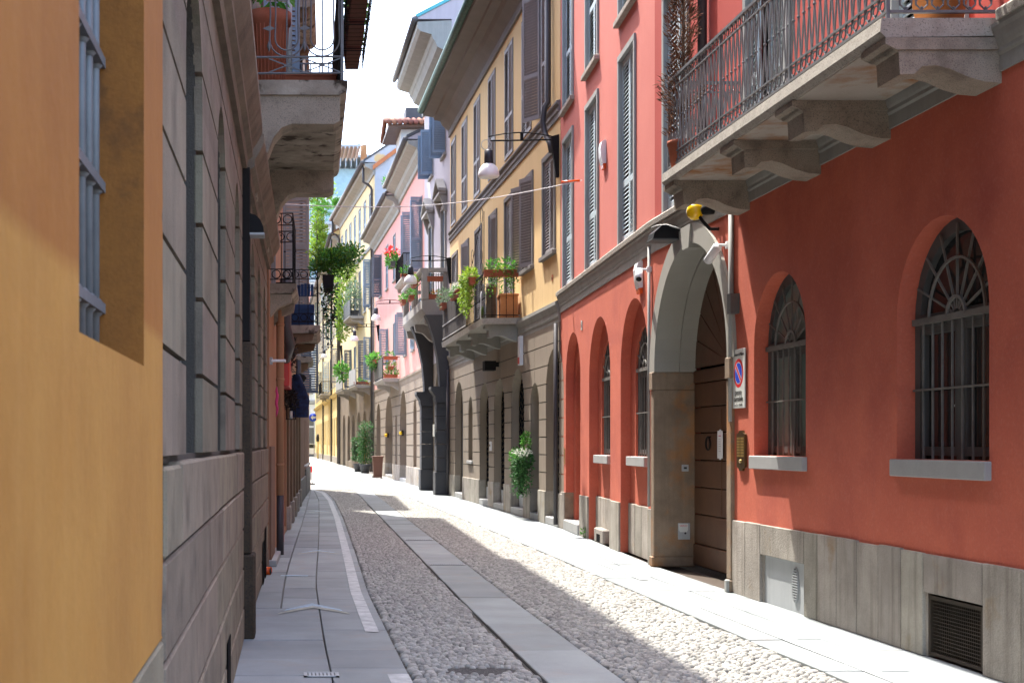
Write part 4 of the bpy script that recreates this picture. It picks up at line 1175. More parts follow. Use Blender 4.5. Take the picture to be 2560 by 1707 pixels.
b = MB('pipe_dark'); b.tube([(FC.L-.06,-.08,.05),(FC.L-.06,-.08,4.05)], .045, 8); put('downpipe', b, yel, M=FC.M)
b = MB('pipe_dark'); b.tube([(.08,-.08,.05),(.08,-.08,4.05)], .05, 8); put('downpipe', b, yel, M=FC.M)
b = MB('brick_orange'); b.box(uC(27.75)-.06,uC(27.75)+.06,-.012,.01,4.98,5.1); va = put('air_brick', b, yel, M=FC.M)
b = MB('void_dark'); b.box(uC(27.75)-.045,uC(27.75)+.045,-.014,-.0125,5.0,5.05); put('air_hole', b, va)
# balcony with cane screen
c0, c1 = uC(38.9), uC(31.3); OC = .9
b = MB('coping'); b.prof_x([(0,4.42),(-OC+.02,4.41),(-OC,4.55),(0,4.56)], c0, c1); balc = put('balcony', b, yel, M=FC.M)
cor2 = [(-.8,4.41),(-.8,4.33),(-.72,4.29),(-.71,4.12),(-.62,4.12),(-.55,4.17),(-.42,4.17),(-.25,4.1),(-.1,4.04),(0,4.03),(0,4.41)]
for Y_ in (38.55, 36.35, 34.15, 31.65):
    c = uC(Y_); b = MB('cornice_grey'); b.prof_x(cor2, c-.16, c+.16); put('corbel', b, balc)
iron_rail(balc, c0+.05, c1-.05, -OC+.07, 4.56, 5.58, True, .14)
s1 = uC(34.1)
b = MB('screen_brown')
n = 46
for i in range(n):
    xa = c0+.05+(s1-c0-.05)*i/n; b.box(xa, xa+(s1-c0-.05)/n-.008, -OC+.025+R.uniform(0,.006), -OC+.045, 4.58, 5.6)
put('cane_screen', b, balc)
for z in (4.62, 5.0):
    b = MB('wire_white'); b.box(c0+.05,s1,-OC+.012,-OC+.022,z,z+.02); put('screen_lath', b, balc)
b = MB('iron_black')
for (cz, r_) in ((7.35,.2),(6.35,.14),(5.95,.25)): b.ring((uC(34.0), -.5, cz), r_, .008, n=18)
b.tube([(uC(33.6),-.5,4.6),(uC(33.6),-.5,7.4)], .01, 5); b.tube([(uC(34.2),-.5,7.2),(uC(35.2),-.5,6.6),(uC(36.0),-.5,6.2),(uC(37.5),-.5,5.9)], .008, 5)
b.ring((uC(35.6),-.5,6.55), .18, .007, n=14); b.ring((uC(37.1),-.5,6.05), .12, .007, n=14)
put('plant_support', b, balc)
def planter(label, M_, L, m='terracotta', d=.16, h=.16, fol=(), group=None, name='planter_box', basket=False):
    o = thing(name, label, 'planter', M_, group)
    b = MB(m); b.prof_x([(-d*.42,0),(d*.42,0),(d*.5,h),(-d*.5,h)], -L/2, L/2); b.box(-L/2-.012,L/2+.012,-d*.5-.012,d*.5+.012,h-.03,h); put('trough', b, o)
    for (mm, n_, s, rad, c, up) in fol:
        b = MB(mm); clump(b, c, rad, n_, s, up); put('foliage', b, o)
    return o
planter('brown plastic trough of white flowers on the screened balcony rail', FC.M @ T(uC(35.5),-OC-.02,5.46), 1.5, fol=(('petal_white',260,.06,(.72,.16,.17),(0,0,.24),.5),('leaf_green',260,.08,(.72,.15,.14),(0,0,.16),.2)))
p_ = planter('brown plastic trough of trailing lime plants at the screened balcony corner', FC.M @ T(uC(33.2),-OC-.02,5.5), 1.1, fol=(('leaf_lime',420,.1,(.6,.2,.22),(0,0,.22),.1),))
b = MB('leaf_lime')
for i in range(34): trail(b, (R.uniform(-.55,.55), R.uniform(-.2,.05), .15), R.uniform(.4,.95), 22, .075, .03)
put('trailing_stems', b, p_)['kind'] = 'stuff'
p_ = planter('brown plastic trough of green plants on the near end rail of the screened balcony', FC.M @ T(c1-.05,-.45,5.5) @ RZ(PI/2), .8, fol=(('leaf_green',240,.09,(.42,.16,.2),(0,0,.24),.2),('leaf_lime',160,.08,(.4,.18,.14),(0,0,.12),.0)))
b = MB('leaf_green')
for i in range(16): trail(b, (R.uniform(-.4,.4), R.uniform(-.12,.12), .12), R.uniform(.2,.6), 16, .07, .03)
put('trailing_stems', b, p_)['kind'] = 'stuff'
o = planter('pale green feathery plant in a trough at the far end of the screened balcony', FC.M @ T(uC(38.3),-OC-.02,5.44), .7, fol=(('leaf_grey',260,.1,(.45,.2,.3),(0,0,.3),.6),))
tb = thing('terracotta_planter', 'large square orange terracotta planter on the screened balcony near end', 'plant pot', FC.M @ T(uC(31.65),-.25,4.57))
b = MB('terracotta_light'); b.prof_y([(-.19,0),(.19,0),(.24,.55),(-.24,.55)], -.2,.2); put('pot', b, tb)
b = MB('terracotta_light'); b.cbox(-.26,.26,-.215,.215,.5,.56,.01); put('rim', b, tb)
lg = thing('bark_log', 'upright bark covered log standing on the screened balcony', 'log', FC.M @ T(uC(31.75),-.62,4.57))
b = MB('bark'); b.lathe([(.115,0),(.12,.2),(.112,.45),(.12,.7),(.115,.82)],14); put('trunk', b, lg)
ob = thing('white_statuette', 'white draped statuette beside the bark log on the balcony', 'statuette', FC.M @ T(uC(31.9),-.78,4.57))
b = MB('paper'); b.lathe([(.07,0),(.08,.15),(.06,.4),(.075,.55),(.05,.66),(.03,.69),(.045,.75),(.035,.82),(.0,.84)],12); put('figure', b, ob)
b = MB('leaf_lime'); b.lathe([(.03,0),(.035,.22),(.015,.3)],8,(.1,-.03,0)); put('bottle', b, ob)
# fixtures on the yellow house
def wall_box(name, label, cat, F, Y_, z, parts):
    o = thing(name, label, cat, F.M @ T(F.u(Y_),0,z))
    for pn_, m, bx_ in parts:
        b = MB(m); b.cbox(*bx_, .006); put(pn_, b, o)
    return o
wall_box('alarm_box', 'tall white alarm box with red panel on the taupe arcade wall', 'alarm', FC, 31.05, 3.75, (('housing','white_plastic',(-.13,.13,-.1,0,-.3,.36)),('beacon','sign_red',(-.1,.1,-.108,-.101,-.27,-.12))))
wall_box('flood_lamp', 'black box floodlight under the screened balcony', 'lamp', FC, 34.3, 3.62, (('housing','iron_black',(-.2,.2,-.4,-.12,-.12,.12)),('arm','iron_black',(-.03,.03,-.12,0,-.02,.1))))
wall_box('doorbell', 'small white doorbell on a rusticated pier of the taupe arcade', 'doorbell', FC, 35.45, 1.55, (('plate','white_plastic',(-.1,.1,-.06,-.02,-.07,.17)),('button','ink',(-.03,.03,-.066,-.061,.04,.1))))

# ------------------------------------------------------------------ street lamps on wall brackets
def street_lamp(label, F, Y_, z, reach):
    o = thing('street_lamp', label, 'street lamp', F.M @ T(F.u(Y_),0,z), 'street lamps on wall brackets')
    b = MB('iron_black'); b.prof_x([(0,.1),(-.16,.06),(-.14,-.1),(-.06,-.75),(0,-.75)], -.05,.05); put('wall_bracket', b, o)
    b = MB('iron_black'); n = 10
    b.tube([(0,-.1-(reach-.1)*i/n, .06+.085*math.sin(PI*i/n)-.0*i) for i in range(n+1)], .013, 6)
    b.tube([(0,-.1,.0),(0,-reach,-.02)], .018, 6); b.box(-.03,.03,-reach*.55,-reach*.55+.06,0,.14); put('arm', b, o)
    yy = -reach
    b = MB('metal_panel'); b.tube([(0,yy,.03),(.03,yy+.02,-.06),(-.02,yy,-.14),(0,yy,-.22)], .016, 5); b.ring((0,yy-.05,-.1), .1, .007, 'yz', 12); put('hook', b, o)
    b = MB('lamp_dark'); b.lathe([(.04,-.2),(.085,-.22),(.09,-.48),(.05,-.5)],16,(0,yy,0)); put('neck', b, o)
    b = MB('lamp_white'); b.lathe([(.06,-.47),(.12,-.5),(.18,-.57),(.21,-.68),(.215,-.73),(.2,-.75)],22,(0,yy,0)); put('shade', b, o)
street_lamp('street lamp with white bowl shade between red and yellow houses', FC, 27.15, 7.72, 1.4)

# ------------------------------------------------------------------ lilac-grey house with stone loggia balcony
FD = Fac((5.46,51.4),(5.50,44.0)); uD = FD.u
lil = thing('lilac_house', 'tall lilac grey house with stone balcony, pedimented windows and heavy eaves', 'house', T(5.46,51.4,0))
opd = [(uD(50.4),.6,.55,2.75,True),(uD(46.6),1.5,0,2.9,True)]
w = MB('taupe2'); wallband(w, 0, FD.L, 0, 4.5, opd, .34); gd = put('wall', w, lil, M=FD.M)
rusticate(gd, FD, 0, uD(49.0), [.7,1.1,1.5,1.9,2.3,2.7,3.1,3.6,4.1], [opd[0]], 'taupe2')
arch_opening(lil, FD, 50.4, .6, .6, 2.75, 'window', step=False); arch_opening(lil, FD, 46.6, 1.5, .05, 2.9, 'wood_dark', step=False)
o1 = [(uD(y),.5,6.45,9.55,False) for y in (45.5,49.1)]; o2 = [(uD(y),.5,11.3,12.95,False) for y in (45.5,49.1)]
w = MB('lilac_grey'); wallband(w, 0, FD.L, 4.5, 10.4, o1, .15); wallband(w, 0, FD.L, 10.4, 15.0, o2, .15); put('wall', w, lil, M=FD.M)
for y in (45.5,49.1):
    shutter_window(lil, FD, y, .48, 6.45, 9.5, 'loggia_stone', 'shutter_blue', 0, 0, (.35,), None, t=.14, d=.06)
    p = shutter_window(lil, FD, y, .48, 11.3, 12.9, 'loggia_stone', 'shutter_blue', 95, 80, (), 'loggia_stone', t=.06)
    b = MB('loggia_stone')
    b.prof_y([(-.85,9.86),(.85,9.86),(.85,9.96),(0,10.42),(-.85,9.96)], -.05, .0); b.prof_y([(-.9,9.96),(0,10.42),(.9,9.96),(.9,10.05),(0,10.52),(-.9,10.05)], -.3, -.04); b.box(-.85,.85,-.28,-.0,9.86,9.95)
    put('pediment', b, lil, M=FD.M @ T(uD(y),0,0))
    for sg in (-1,1):
        b = MB('loggia_stone'); b.prof_x([(0,9.3),(-.08,9.34),(-.2,9.7),(-.24,9.85),(0,9.85)], sg*.72-.08, sg*.72+.08); put('console', b, lil, M=FD.M @ T(uD(y),0,0))
    
ep3 = [(.05,14.0),(-.1,14.0),(-.1,14.15),(-.2,14.2),(-.22,14.4),(-.4,14.5),(-.5,14.7),(-.55,14.75),(-.6,14.9),(-.95,15.0),(-1.05,15.1),(-1.05,15.3),(.05,15.35)]
gutter_roof(lil, FD, 0, FD.L, 15.38, 1.08, ep3, 'cornice_grey', 'gutter_grey', rise=2.9, m_roof='turquoise', gr=.1)
body_box(lil, FD, .02, FD.L-.02, 15.3, 'lilac_grey', gable=2.6)
# dark pilasters that carry the balcony
for Y_ in (44.45, 48.9):
    c = uD(Y_)
    for k, (za, zb) in enumerate(((0,.75),(.76,1.2),(1.21,1.65),(1.66,2.1),(2.11,2.55),(2.56,3.0))):
        b = MB('dark_stone'); e = .04 if k == 0 else 0
        b.cbox(c-.28-e, c+.28+e, -.42-e, 0, za, zb, .012); put('pilaster_block', b, lil, M=FD.M)
    b = MB('dark_stone'); b.prof_x([(0,3.0),(-.42,3.0),(-.46,3.12),(-.46,3.2),(-.6,3.42),(-.6,3.52),(0,3.52)], c-.34, c+.34); put('capital', b, lil, M=FD.M)
    b = MB('dark_stone'); b.prof_x([(0,3.52),(-.3,3.52),(-.32,3.9),(-.38,4.5),(-.5,5.1),(-.66,5.6),(-.78,5.85),(0,5.85)], c-.26, c+.26); put('bracket', b, lil, M=FD.M)
d0, d1 = uD(51.2), uD(44.6); OD = .84
b = MB('loggia_stone'); b.prof_x([(0,5.85),(-OD+.15,5.85),(-OD+.05,6.0),(-OD,6.1),(-OD,6.38),(0,6.4)], d0, d1); bd = put('balcony', b, lil, M=FD.M)
for Y_ in (45.0, 48.0, 50.8):
    b = MB('loggia_stone'); b.prof_x([(-.75,5.85),(-.7,5.6),(-.45,5.55),(-.2,5.3),(0,5.2),(0,5.85)], uD(Y_)-.14, uD(Y_)+.14); put('corbel', b, bd)
b = MB('loggia_stone'); b.prof_x([(-OD-.04,7.28),(-OD-.06,7.36),(-OD-.06,7.42),(-OD+.2,7.42),(-OD+.2,7.28)], d0-.02, d1+.02); put('handrail', b, bd)
for x in (d0, d1): 
    b = MB('loggia_stone'); b.box(x-.1,x+.1,-OD+.2,0,7.29,7.415); put('handrail', b, bd)
for x in (d0+.1, (d0+d1)/2, d1-.1):
    b = MB('loggia_stone'); b.cbox(x-.12,x+.12,-OD,-OD+.22,6.4,7.28,.01); put('parapet_pier', b, bd)
b = MB('loggia_stone'); b.box(d1-.2,d1+.0,-.14,0,6.4,7.28); put('parapet_pier', b, bd)
def ornate(x0, x1, y0, y1):
    q = MB('iron_black'); n = 6
    for i in range(n+1):
        t = i/n; q.tube([(x0+(x1-x0)*t, y0+(y1-y0)*t, 6.42),(x0+(x1-x0)*t, y0+(y1-y0)*t, 7.26)], .012, 4)
    for z in (6.46, 7.08, 7.22): q.tube([(x0,y0,z),(x1,y1,z)], .014, 4)
    put('iron_panel', q, bd)
ornate(d0+.22, (d0+d1)/2-.12, -OD+.1, -OD+.1); ornate((d0+d1)/2+.12, d1-.22, -OD+.1, -OD+.1); ornate(d1-.06, d1-.06, -OD+.24, -.14)
for i, (Y_, z, m, lab) in enumerate(((45.9,6.95,'leaf_lime','brown trough with pale green leaves hung inside the stone balcony'),(47.0,6.6,'leaf_green','brown trough hung low on the stone balcony front'),(49.8,6.75,'leaf_green','brown trough hung outside the far bay of the stone balcony'))):
    planter(lab, FD.M @ T(uD(Y_),-OD-.12,z), .8, fol=((m,90,.11,(.36,.14,.16),(0,0,.22),.3),))
planter('long brown trough hung on the end panel of the stone balcony', FD.M @ T(d1+.02,-.42,6.98) @ RZ(PI/2), .5, fol=(('leaf_grey',30,.07,(.2,.08,.05),(0,0,.16),.3),))
planter('brown trough of orange flowers on the floor of the stone balcony', FD.M @ T(d1-.12,-.45,6.41) @ RZ(PI/2), .5, fol=(('petal_orange',60,.08,(.2,.1,.1),(0,0,.2),.5),('leaf_green',30,.09,(.2,.1,.08),(0,0,.18),.5)))
street_lamp('street lamp with white bowl shade beside the stone loggia balcony', FC, 43.75, 7.56, 1.3)
b = MB('sign_white'); b.box(uD(44.7),uD(44.25),-.475,-.465,1.9,2.3); tag(put('wall_plaque', b, None, M=FD.M @ T(-.0,0,0)), 'pale plaque on the dark pilaster of the lilac house', 'plaque')

# ------------------------------------------------------------------ pink house
FE = Fac((5.40,61),(5.46,51.4)); FE2 = Fac((5.15,74),(5.40,61)); uE = FE.u; uE2 = FE2.u
pk = thing('pink_house', 'pink house with blue louvred shutters above a taupe rusticated arcade', 'house', T(5.4,61,0))
oe = [(uE(52.4),.4,.55,2.9,True),(uE(54.6),.62,.55,2.85,True),(uE(59.5),1.45,0,2.55,True)]
oe2 = [(uE2(62.6),.4,.5,2.6,True),(uE2(66.0),1.8,0,2.2,True),(uE2(71.5),1.2,0,2.6,True)]
for F, ops, U in ((FE,oe,FE.L),(FE2,oe2,FE2.L)):
    w = MB('joint_dark'); wallband(w, 0, U, 0, 4.5, ops, .34, reveal='taupe2'); g_ = put('wall', w, pk, M=F.M)
    rusticate(g_, F, 0, U, [.7,1.15,1.6,2.05,2.5,2.95,3.4,3.85,4.27], ops, 'taupe2', g=.016)
    so = sorted(ops)
    for i in range(len(so)+1):
        a = so[i-1][0]+(so[i-1][1] if so[i-1][2] == 0 else 0) if i else 0
        c = so[i][0]-(so[i][1] if so[i][2] == 0 else 0) if i < len(so) else U
        b = MB('plinth_stone'); b.cbox(a-.01,c+.006,-.05,.3,0,.72,.012); put('plinth_slab', b, pk, M=F.M)
    b = MB('taupe2'); b.prof_x([(.02,4.25),(-.03,4.25),(-.03,4.4),(-.07,4.48),(-.07,4.56),(.02,4.6)], 0, U); put('cornice', b, pk, M=F.M)
for Y_, k in ((52.4,'window'),(54.6,'window'),(59.5,'wood_dark')):
    o = [q for q in oe if abs(q[0]-uE(Y_))<.01][0]; arch_opening(pk, FE, Y_, o[1], max(o[2],.1), o[3], k, step=o[2]==0)
for Y_, k in ((62.6,'window'),(66.0,'frame_dark'),(71.5,'wood_dark')):
    o = [q for q in oe2 if abs(q[0]-uE2(Y_))<.01][0]; arch_opening(pk, FE2, Y_, o[1], max(o[2],.1), o[3], k, step=o[2]==0)
we1 = [(uE(y),.5,5.5,7.3,False) for y in (52.8,55.4,58.6)]; we2 = [(uE(y),.52,8.35,11.15,False) for y in (52.6,56.0,59.4)]
w = MB('pink'); wallband(w, 0, FE.L, 4.5, 7.9, we1, .15); wallband(w, 0, FE.L, 7.9, 12.7, we2, .15); put('wall', w, pk, M=FE.M)
for y, a in ((52.8,(0,0)),(55.4,(12,20)),(58.6,(80,92))): shutter_window(pk, FE, y, .48, 5.5, 7.28, 'trim_grey', 'shutter_blue', *a, (), 'trim_grey', t=.05, pitch=.075)
for y, a in ((52.6,(60,95)),(56.0,(70,95)),(59.4,(0,0))): shutter_window(pk, FE, y, .5, 8.35, 11.12, 'trim_grey', 'shutter_blue', *a, (.42,), None, t=.05, pitch=.075)
we3 = [(uE2(y),.5,5.5,7.3,False) for y in (63.5,67.0,70.6)]; we4 = [(uE2(y),.5,9.3,11.4,False) for y in (63.5,67.0,70.4)]
w = MB('pink'); wallband(w, 0, FE2.L, 4.5, 8.2, we3, .15); wallband(w, 0, FE2.L, 8.2, 12.2, we4, .15); put('wall', w, pk, M=FE2.M)
for y, a in ((63.5,(0,0)),(67.0,(0,95)),(70.6,(0,0))): shutter_window(pk, FE2, y, .48, 5.5, 7.28, 'trim_grey', 'shutter_blue', *a, (), 'trim_grey', t=.05, pitch=.08)
for y, a in ((63.5,(0,0)),(67.0,(0,0)),(70.4,(85,92))): shutter_window(pk, FE2, y, .48, 9.3, 11.38, 'trim_grey', 'shutter_navy' if y > 70 else 'shutter_blue', *a, (.4,), 'trim_grey', t=.05, pitch=.08)
ep4 = [(.05,12.4),(-.08,12.4),(-.1,12.55),(-.25,12.7),(-.3,12.85),(-.62,13.0),(-.66,13.12),(.05,13.15)]
gutter_roof(pk, FE, 0, FE.L, 13.16, .66, ep4, 'cornice_grey', 'gutter_grey', rise=2.5, gr=.1)
ep5 = [(y, z-.35) for y, z in ep4]
gutter_roof(pk, FE2, 0, FE2.L, 12.81, .66, ep5, 'cornice_grey', 'gutter_grey', rise=2.3, gr=.1)
body_box(pk, FE, .02, FE.L-.02, 13.0, 'lilac_grey', gable=2.4); body_box(pk, FE2, .02, FE2.L-.02, 12.6, 'lilac_grey', gable=2.2)
downpipe(pk, FE2, 73.7, .1, 12.2, 'band_grey', .045)
# roof turret with clay tiles
tu = put('roof_turret', MB('plaster_white').box(-1.2,1.2,-1.4,1.4,0,3.6), pk, M=T(7.0,66.5,13.2))
b = MB('brick_orange'); b.box(-1.25,1.25,-1.45,-1.38,1.2,2.0); put('brick_band', b, tu)
b = MB('wood_dark'); b.box(-1.85,1.9,-2.0,2.0,3.5,3.62); put('turret_eaves', b, tu)
for i in range(15):
    x = -1.85+i*.26; b = MB('roof_tile'); b.tube([(x,-2.15,3.68),(x,0,4.35),(x,2.1,3.68)], .115, 8); put('roof_tile', b, tu)
b = MB('roof_slate'); b.box(-.9,1.0,-.6,.6,4.1,4.75); put('chimney_cap', b, tu)
# balconies with flowers
def small_balcony(bld, F, Y0, Y1, z, ov, rail='iron_black', m='loggia_stone', h=.95, solid=None, pitch=.12):
    u0, u1 = F.u(Y0), F.u(Y1)
    b = MB(m); b.prof_x([(0,z-.16),(-ov+.12,z-.16),(-ov,z-.06),(-ov,z),(0,z)], u0, u1); p = put('balcony', b, bld, M=F.M)
    for u in (u0+.3, u1-.3):
        b = MB(m); b.prof_x([(-ov*.85,z-.16),(-ov*.8,z-.3),(-ov*.4,z-.36),(0,z-.55),(0,z-.16)], u-.1, u+.1); put('corbel', b, p)
    iron_rail(p, u0+.05, u1-.05, -ov+.06, z, z+h, True, pitch, rail)
    if solid:
        b = MB(solid); b.box(u0+.04,u1-.04,-ov+.02,-ov+.035,z+.06,z+h-.02); put('rail_panel', b, p)
    return p
small_balcony(pk, FE, 57.4, 54.1, 8.3, .6)
g_ = planter('dark box of red geraniums hung on the upper pink house balcony', FE.M @ T(uE(57.0),-.72,9.05), .9, 'frame_dark', .2, .2, (('leaf_green',330,.16,(.5,.28,.3),(0,0,.3),.4),('petal_red',110,.16,(.52,.3,.18),(0,0,.62),.6)))
g_ = planter('terracotta trough with green plant on the floor of the upper pink balcony', FE.M @ T(uE(54.6),-.35,8.32) @ RZ(PI/2), .5, fol=(('leaf_green',120,.13,(.3,.2,.2),(0,0,.26),.5),))
small_balcony(pk, FE2, 65.6, 61.3, 4.62, .8, solid='frame_dark')
for k, (Y_, z, m) in enumerate(((61.35,4.64,'leaf_green'),(61.35,5.0,'leaf_lime'),(61.35,5.45,'leaf_green'))):
    planter(('row of terracotta pots of bright green plants on the low dark balcony floor','small terracotta trough halfway up the low dark balcony end','terracotta trough on the end rail of the low dark balcony')[k], FE2.M @ T(uE2(Y_)+(.0),-.4,z) @ RZ(PI/2), .62 if k != 1 else .25, fol=((m,110 if k == 0 else 40,.13,(.32,.16,.22 if k==0 else .1),(0,0,.24),.6),))
o = planter('mass of trailing green plants on the front rail of the low dark balcony', FE2.M @ T(uE2(64.6),-.86,5.45), 1.9, fol=(('leaf_green',420,.16,(1.2,.35,.3),(0,0,.2),.2),('leaf_dark',200,.15,(1.2,.3,.35),(0,0,.05),.0)))
street_lamp('street lamp with white bowl shade on the pink house near its balcony', FE, 58.9, 7.75, 1.25)
street_lamp('street lamp with white bowl shade at the far edge of the pink house', FE2, 71.2, 7.8, 1.3)
for Y_, z, lb_ in ((67.6,2.1,'amber bulkhead lamp in the wide taupe archway near the brown bin'),(60.8,2.15,'amber bulkhead lamp in the taupe archway between two barred windows')):
    F = FE2 if Y_ > 61 else FE
    o = thing('jamb_lamp', lb_, 'lamp', F.M @ T(F.u(Y_),-.0,z), 'amber lamps in archways')
    b = MB('yellow_glass'); b.lathe([(.06,-.08),(.09,0),(.06,.08)],10); put('glass', b, o)
    b = MB('iron_black'); b.cbox(-.1,.1,.05,.12,-.12,.12,.01); put('base', b, o)

# ------------------------------------------------------------------ cream house with the bare gable
FG = Fac((4.1,93),(5.15,74)); uG = FG.u
cr = thing('cream_house', 'tall cream house with long rows of pale blue shutters and peeling gable', 'house', T(4.1,93,0))
og = [(uG(y), ww, zb, 2.7, True) for y, ww, zb in ((75.6,.9,0),(78.6,.9,0),(81.6,.9,0),(84.6,.8,.6),(87.3,.8,.6),(90.3,.9,0))]
w = MB('taupe2'); wallband(w, 0, FG.L, 0, 4.9, og, .34); put('wall', w, cr, M=FG.M)
for i, (y, ww, zb) in enumerate(((75.6,.9,0),(78.6,.9,0),(81.6,.9,0),(84.6,.8,.6),(87.3,.8,.6),(90.3,.9,0))): arch_opening(cr, FG, y, ww, .3, 2.7, ('frame_dark','wood_dark','window')[i%3], step=False)
rows = ((5.2,7.6),(9.3,11.9),(13.3,15.6))
ys_ = (75.8,78.4,81.0,83.6,86.2,88.8,91.4)
for (za, zb), (zc, zd) in zip(rows, ((4.9,8.5),(8.5,12.6),(12.6,16.9))):
    w = MB('cream'); wallband(w, 0, FG.L, zc, zd, [(uG(y),.52,za,zb,False) for y in ys_], .14); put('wall', w, cr, M=FG.M)
    for j, y in enumerate(ys_):
        top = za > 13; a = (0,0)
        if za < 6 and j in (0,1,4): a = (0,94)
        if 9 < za < 12 and j == 0: a = (60,93)
        shutter_window(cr, FG, y, .5, za, zb-.02, 'trim_grey', ('shutter_light' if top else ('shutter_blue','shutter_navy','shutter_grey')[j%3]), *a, (.45,), None if top else 'trim_grey', t=.05, pitch=.09)
b = MB('trim_grey'); b.prof_x([(.02,12.5),(-.08,12.5),(-.12,12.62),(.02,12.68)], 0, FG.L); put('string_course', b, cr, M=FG.M)
ep6 = [(.05,16.3),(-.06,16.3),(-.08,16.5),(-.2,16.6),(-.52,16.75),(-.56,16.9),(.05,16.95)]
gutter_roof(cr, FG, 0, FG.L, 16.96, .58, ep6, 'cornice_grey', 'gutter_grey', rise=3.4, gr=.12, m_gable='plaster_white')
body_box(cr, FG, .02, FG.L-.02, 16.9, 'plaster_white', gable=3.3)
b = MB('brick_orange'); b.prof_x([(-.1,16.55),(4.4,19.95),(4.4,20.2),(-.1,16.8)], FG.L-.02, FG.L+.1); put('verge_bricks', b, cr, M=FG.M)
for y in (74.6, 92.6): downpipe(cr, FG, y, .3, 15.6, 'pipe_dark', .07, .55, 16.9)
bp = small_balcony(cr, FG, 79.5, 75.9, 4.95, .85, 'iron_grey', solid='metal_panel')
small_balcony(cr, FG, 87.5, 83.2, 5.0, .85, 'iron_grey', solid='metal_panel')
small_balcony(cr, FG, 82.6, 78.9, 9.1, .85, 'iron_grey', solid='frame_dark')
planter('cream house low balcony box with bushy green plant', FG.M @ T(uG(82.8),-.9,5.9), .9, 'frame_dark', fol=(('leaf_green',320,.22,(.55,.45,.6),(0,0,.15),.3),))
planter('long terracotta trough inside the first low cream house balcony', FG.M @ T(uG(76.6),-.4,5.0) @ RZ(PI/2), .9, fol=(('leaf_green',60,.14,(.4,.2,.15),(0,0,.22),.6),))
v = thing('hanging_vine', 'yellow green climber cascading down beside the upper cream house balcony', 'climbing plant', FG.M @ T(uG(83.4),-.5,9.0))
b = MB('bark'); b.tube([(0,.3,-.5),(.1,.2,1.5),(.05,.1,3.6)], [.05,.04,.02], 6); put('stem', b, v)
b = MB('leaf_lime')
for c_, rd, n_ in (((0,-.2,3.0),(.9,.7,.7),420),((-.3,-.3,1.7),(.7,.5,.9),420),((.2,-.35,.5),(.55,.45,.9),420),((.5,-.35,-.4),(.5,.4,.7),300),((1.4,-.1,3.2),(.9,.4,.5),160)): clump(b, c_, rd, n_, .2, -.2)
put('foliage', b, v)
v = thing('olive_shrub', 'grey green feathery shrub on the upper cream house balcony', 'shrub', FG.M @ T(uG(80.6),-.4,9.12))
b = MB('pot_grey'); b.lathe([(.22,0),(.28,.4),(.3,.4),(.3,.45)],12); put('pot', b, v)
b = MB('leaf_grey'); clump(b, (0,0,1.25), (.9,.5,.9), 420, .2, .6); put('foliage', b, v)
b = MB('bark'); b.tube([(0,0,.3),(.05,0,1.2)], .03, 5); put('stem', b, v)
street_lamp('street lamp with white bowl shade on the distant cream house', FG, 91.5, 8.2, 1.2)

# ------------------------------------------------------------------ far yellow house
FH = Fac((3.7,143),(4.1,93)); uH = FH.u
fy = thing('far_yellow_house', 'long bright yellow house at the far end of the street', 'house', T(3.7,143,0))
ys1 = [95+3.1*i for i in range(15)]
ogh = [(uH(y),.75,(0.3 if i%4==2 else 1.6),3.6,False) for i, y in enumerate(ys1)]
w = MB('yellow_far'); wallband(w, 0, FH.L, 0, 5.2, ogh, .25); put('wall', w, fy, M=FH.M)
for i, y in enumerate(ys1): 
    q = MB('cream'if i%4!=2 else 'frame_dark'); q.box(-.75,.75,.2,.25,.3,3.6); put('panel_door' if i%4==2 else 'blind', q, fy, M=FH.M @ T(uH(y),0,0))
b = MB('loggia_stone'); b.box(0,FH.L,-.06,.0,0,.75); put('plinth', b, fy, M=FH.M)
b = MB('yellow_far'); b.prof_x([(.02,5.1),(-.1,5.1),(-.2,5.3),(.02,5.35)],0,FH.L); put('cornice', b, fy, M=FH.M)
for (za,zb),(zc,zd) in zip(((5.9,8.3),(9.6,12.0),(13.0,15.0)),((5.2,9.0),(9.0,12.5),(12.5,15.9))):
    w = MB('cream' if za > 9 else 'yellow_far'); wallband(w, 0, FH.L, zc, zd, [(uH(y),.55,za,zb,False) for y in ys1], .2); put('wall', w, fy, M=FH.M)
    for i, y in enumerate(ys1):
        shutter_window(fy, FH, y, .54, za, zb, 'trim_grey', ('shutter_green','shutter_light','shutter_grey')[(i+int(za))%3], *((0,90) if (i*7+int(za))%5 == 0 else (0,0)), (.5,), 'trim_grey', t=.05, pitch=.12)
ep7 = [(y, z-1.0) for y, z in ep6]
gutter_roof(fy, FH, 0, FH.L, 15.96, .6, ep7, 'cornice_grey', 'gutter_grey', rise=3.0, m_roof='roof_tile', gr=.12, m_gable='cream')
body_box(fy, FH, .02, FH.L-.02, 15.8, 'cream', gable=2.8)
for y in (94.0, 104, 120): downpipe(fy, FH, y, .3, 14.6, 'pipe_dark', .07, .55, 15.9)
small_balcony(fy, FH, 112, 106, 5.6, .8, 'iron_black')
# ------------------------------------------------------------------ left side of the street
def left_roof(bld, F, Ya, Yb, z, ov):
    u0, u1 = F.u(Ya), F.u(Yb)
    b = MB('eave_grey'); b.prof_x([(.4,z-.5),(-.05,z-.5),(-.08,z-.25),(-ov,z-.12),(-ov,z),(.4,z+.05)], u0, u1); put('eaves', b, bld, M=F.M)
    b = MB('roof_tile'); b.prof_x([(-ov-.05,z),(4,z+1.2),(8,z),(8,z+.12),(4,z+1.32),(-ov-.05,z+.1)], u0, u1); put('roof', b, bld, M=F.M)
    b = MB('gutter_grey'); b.tube([(u0,-ov-.06,z+.02),(u1,-ov-.06,z+.02)], .08, 8); put('gutter', b, bld, M=F.M)

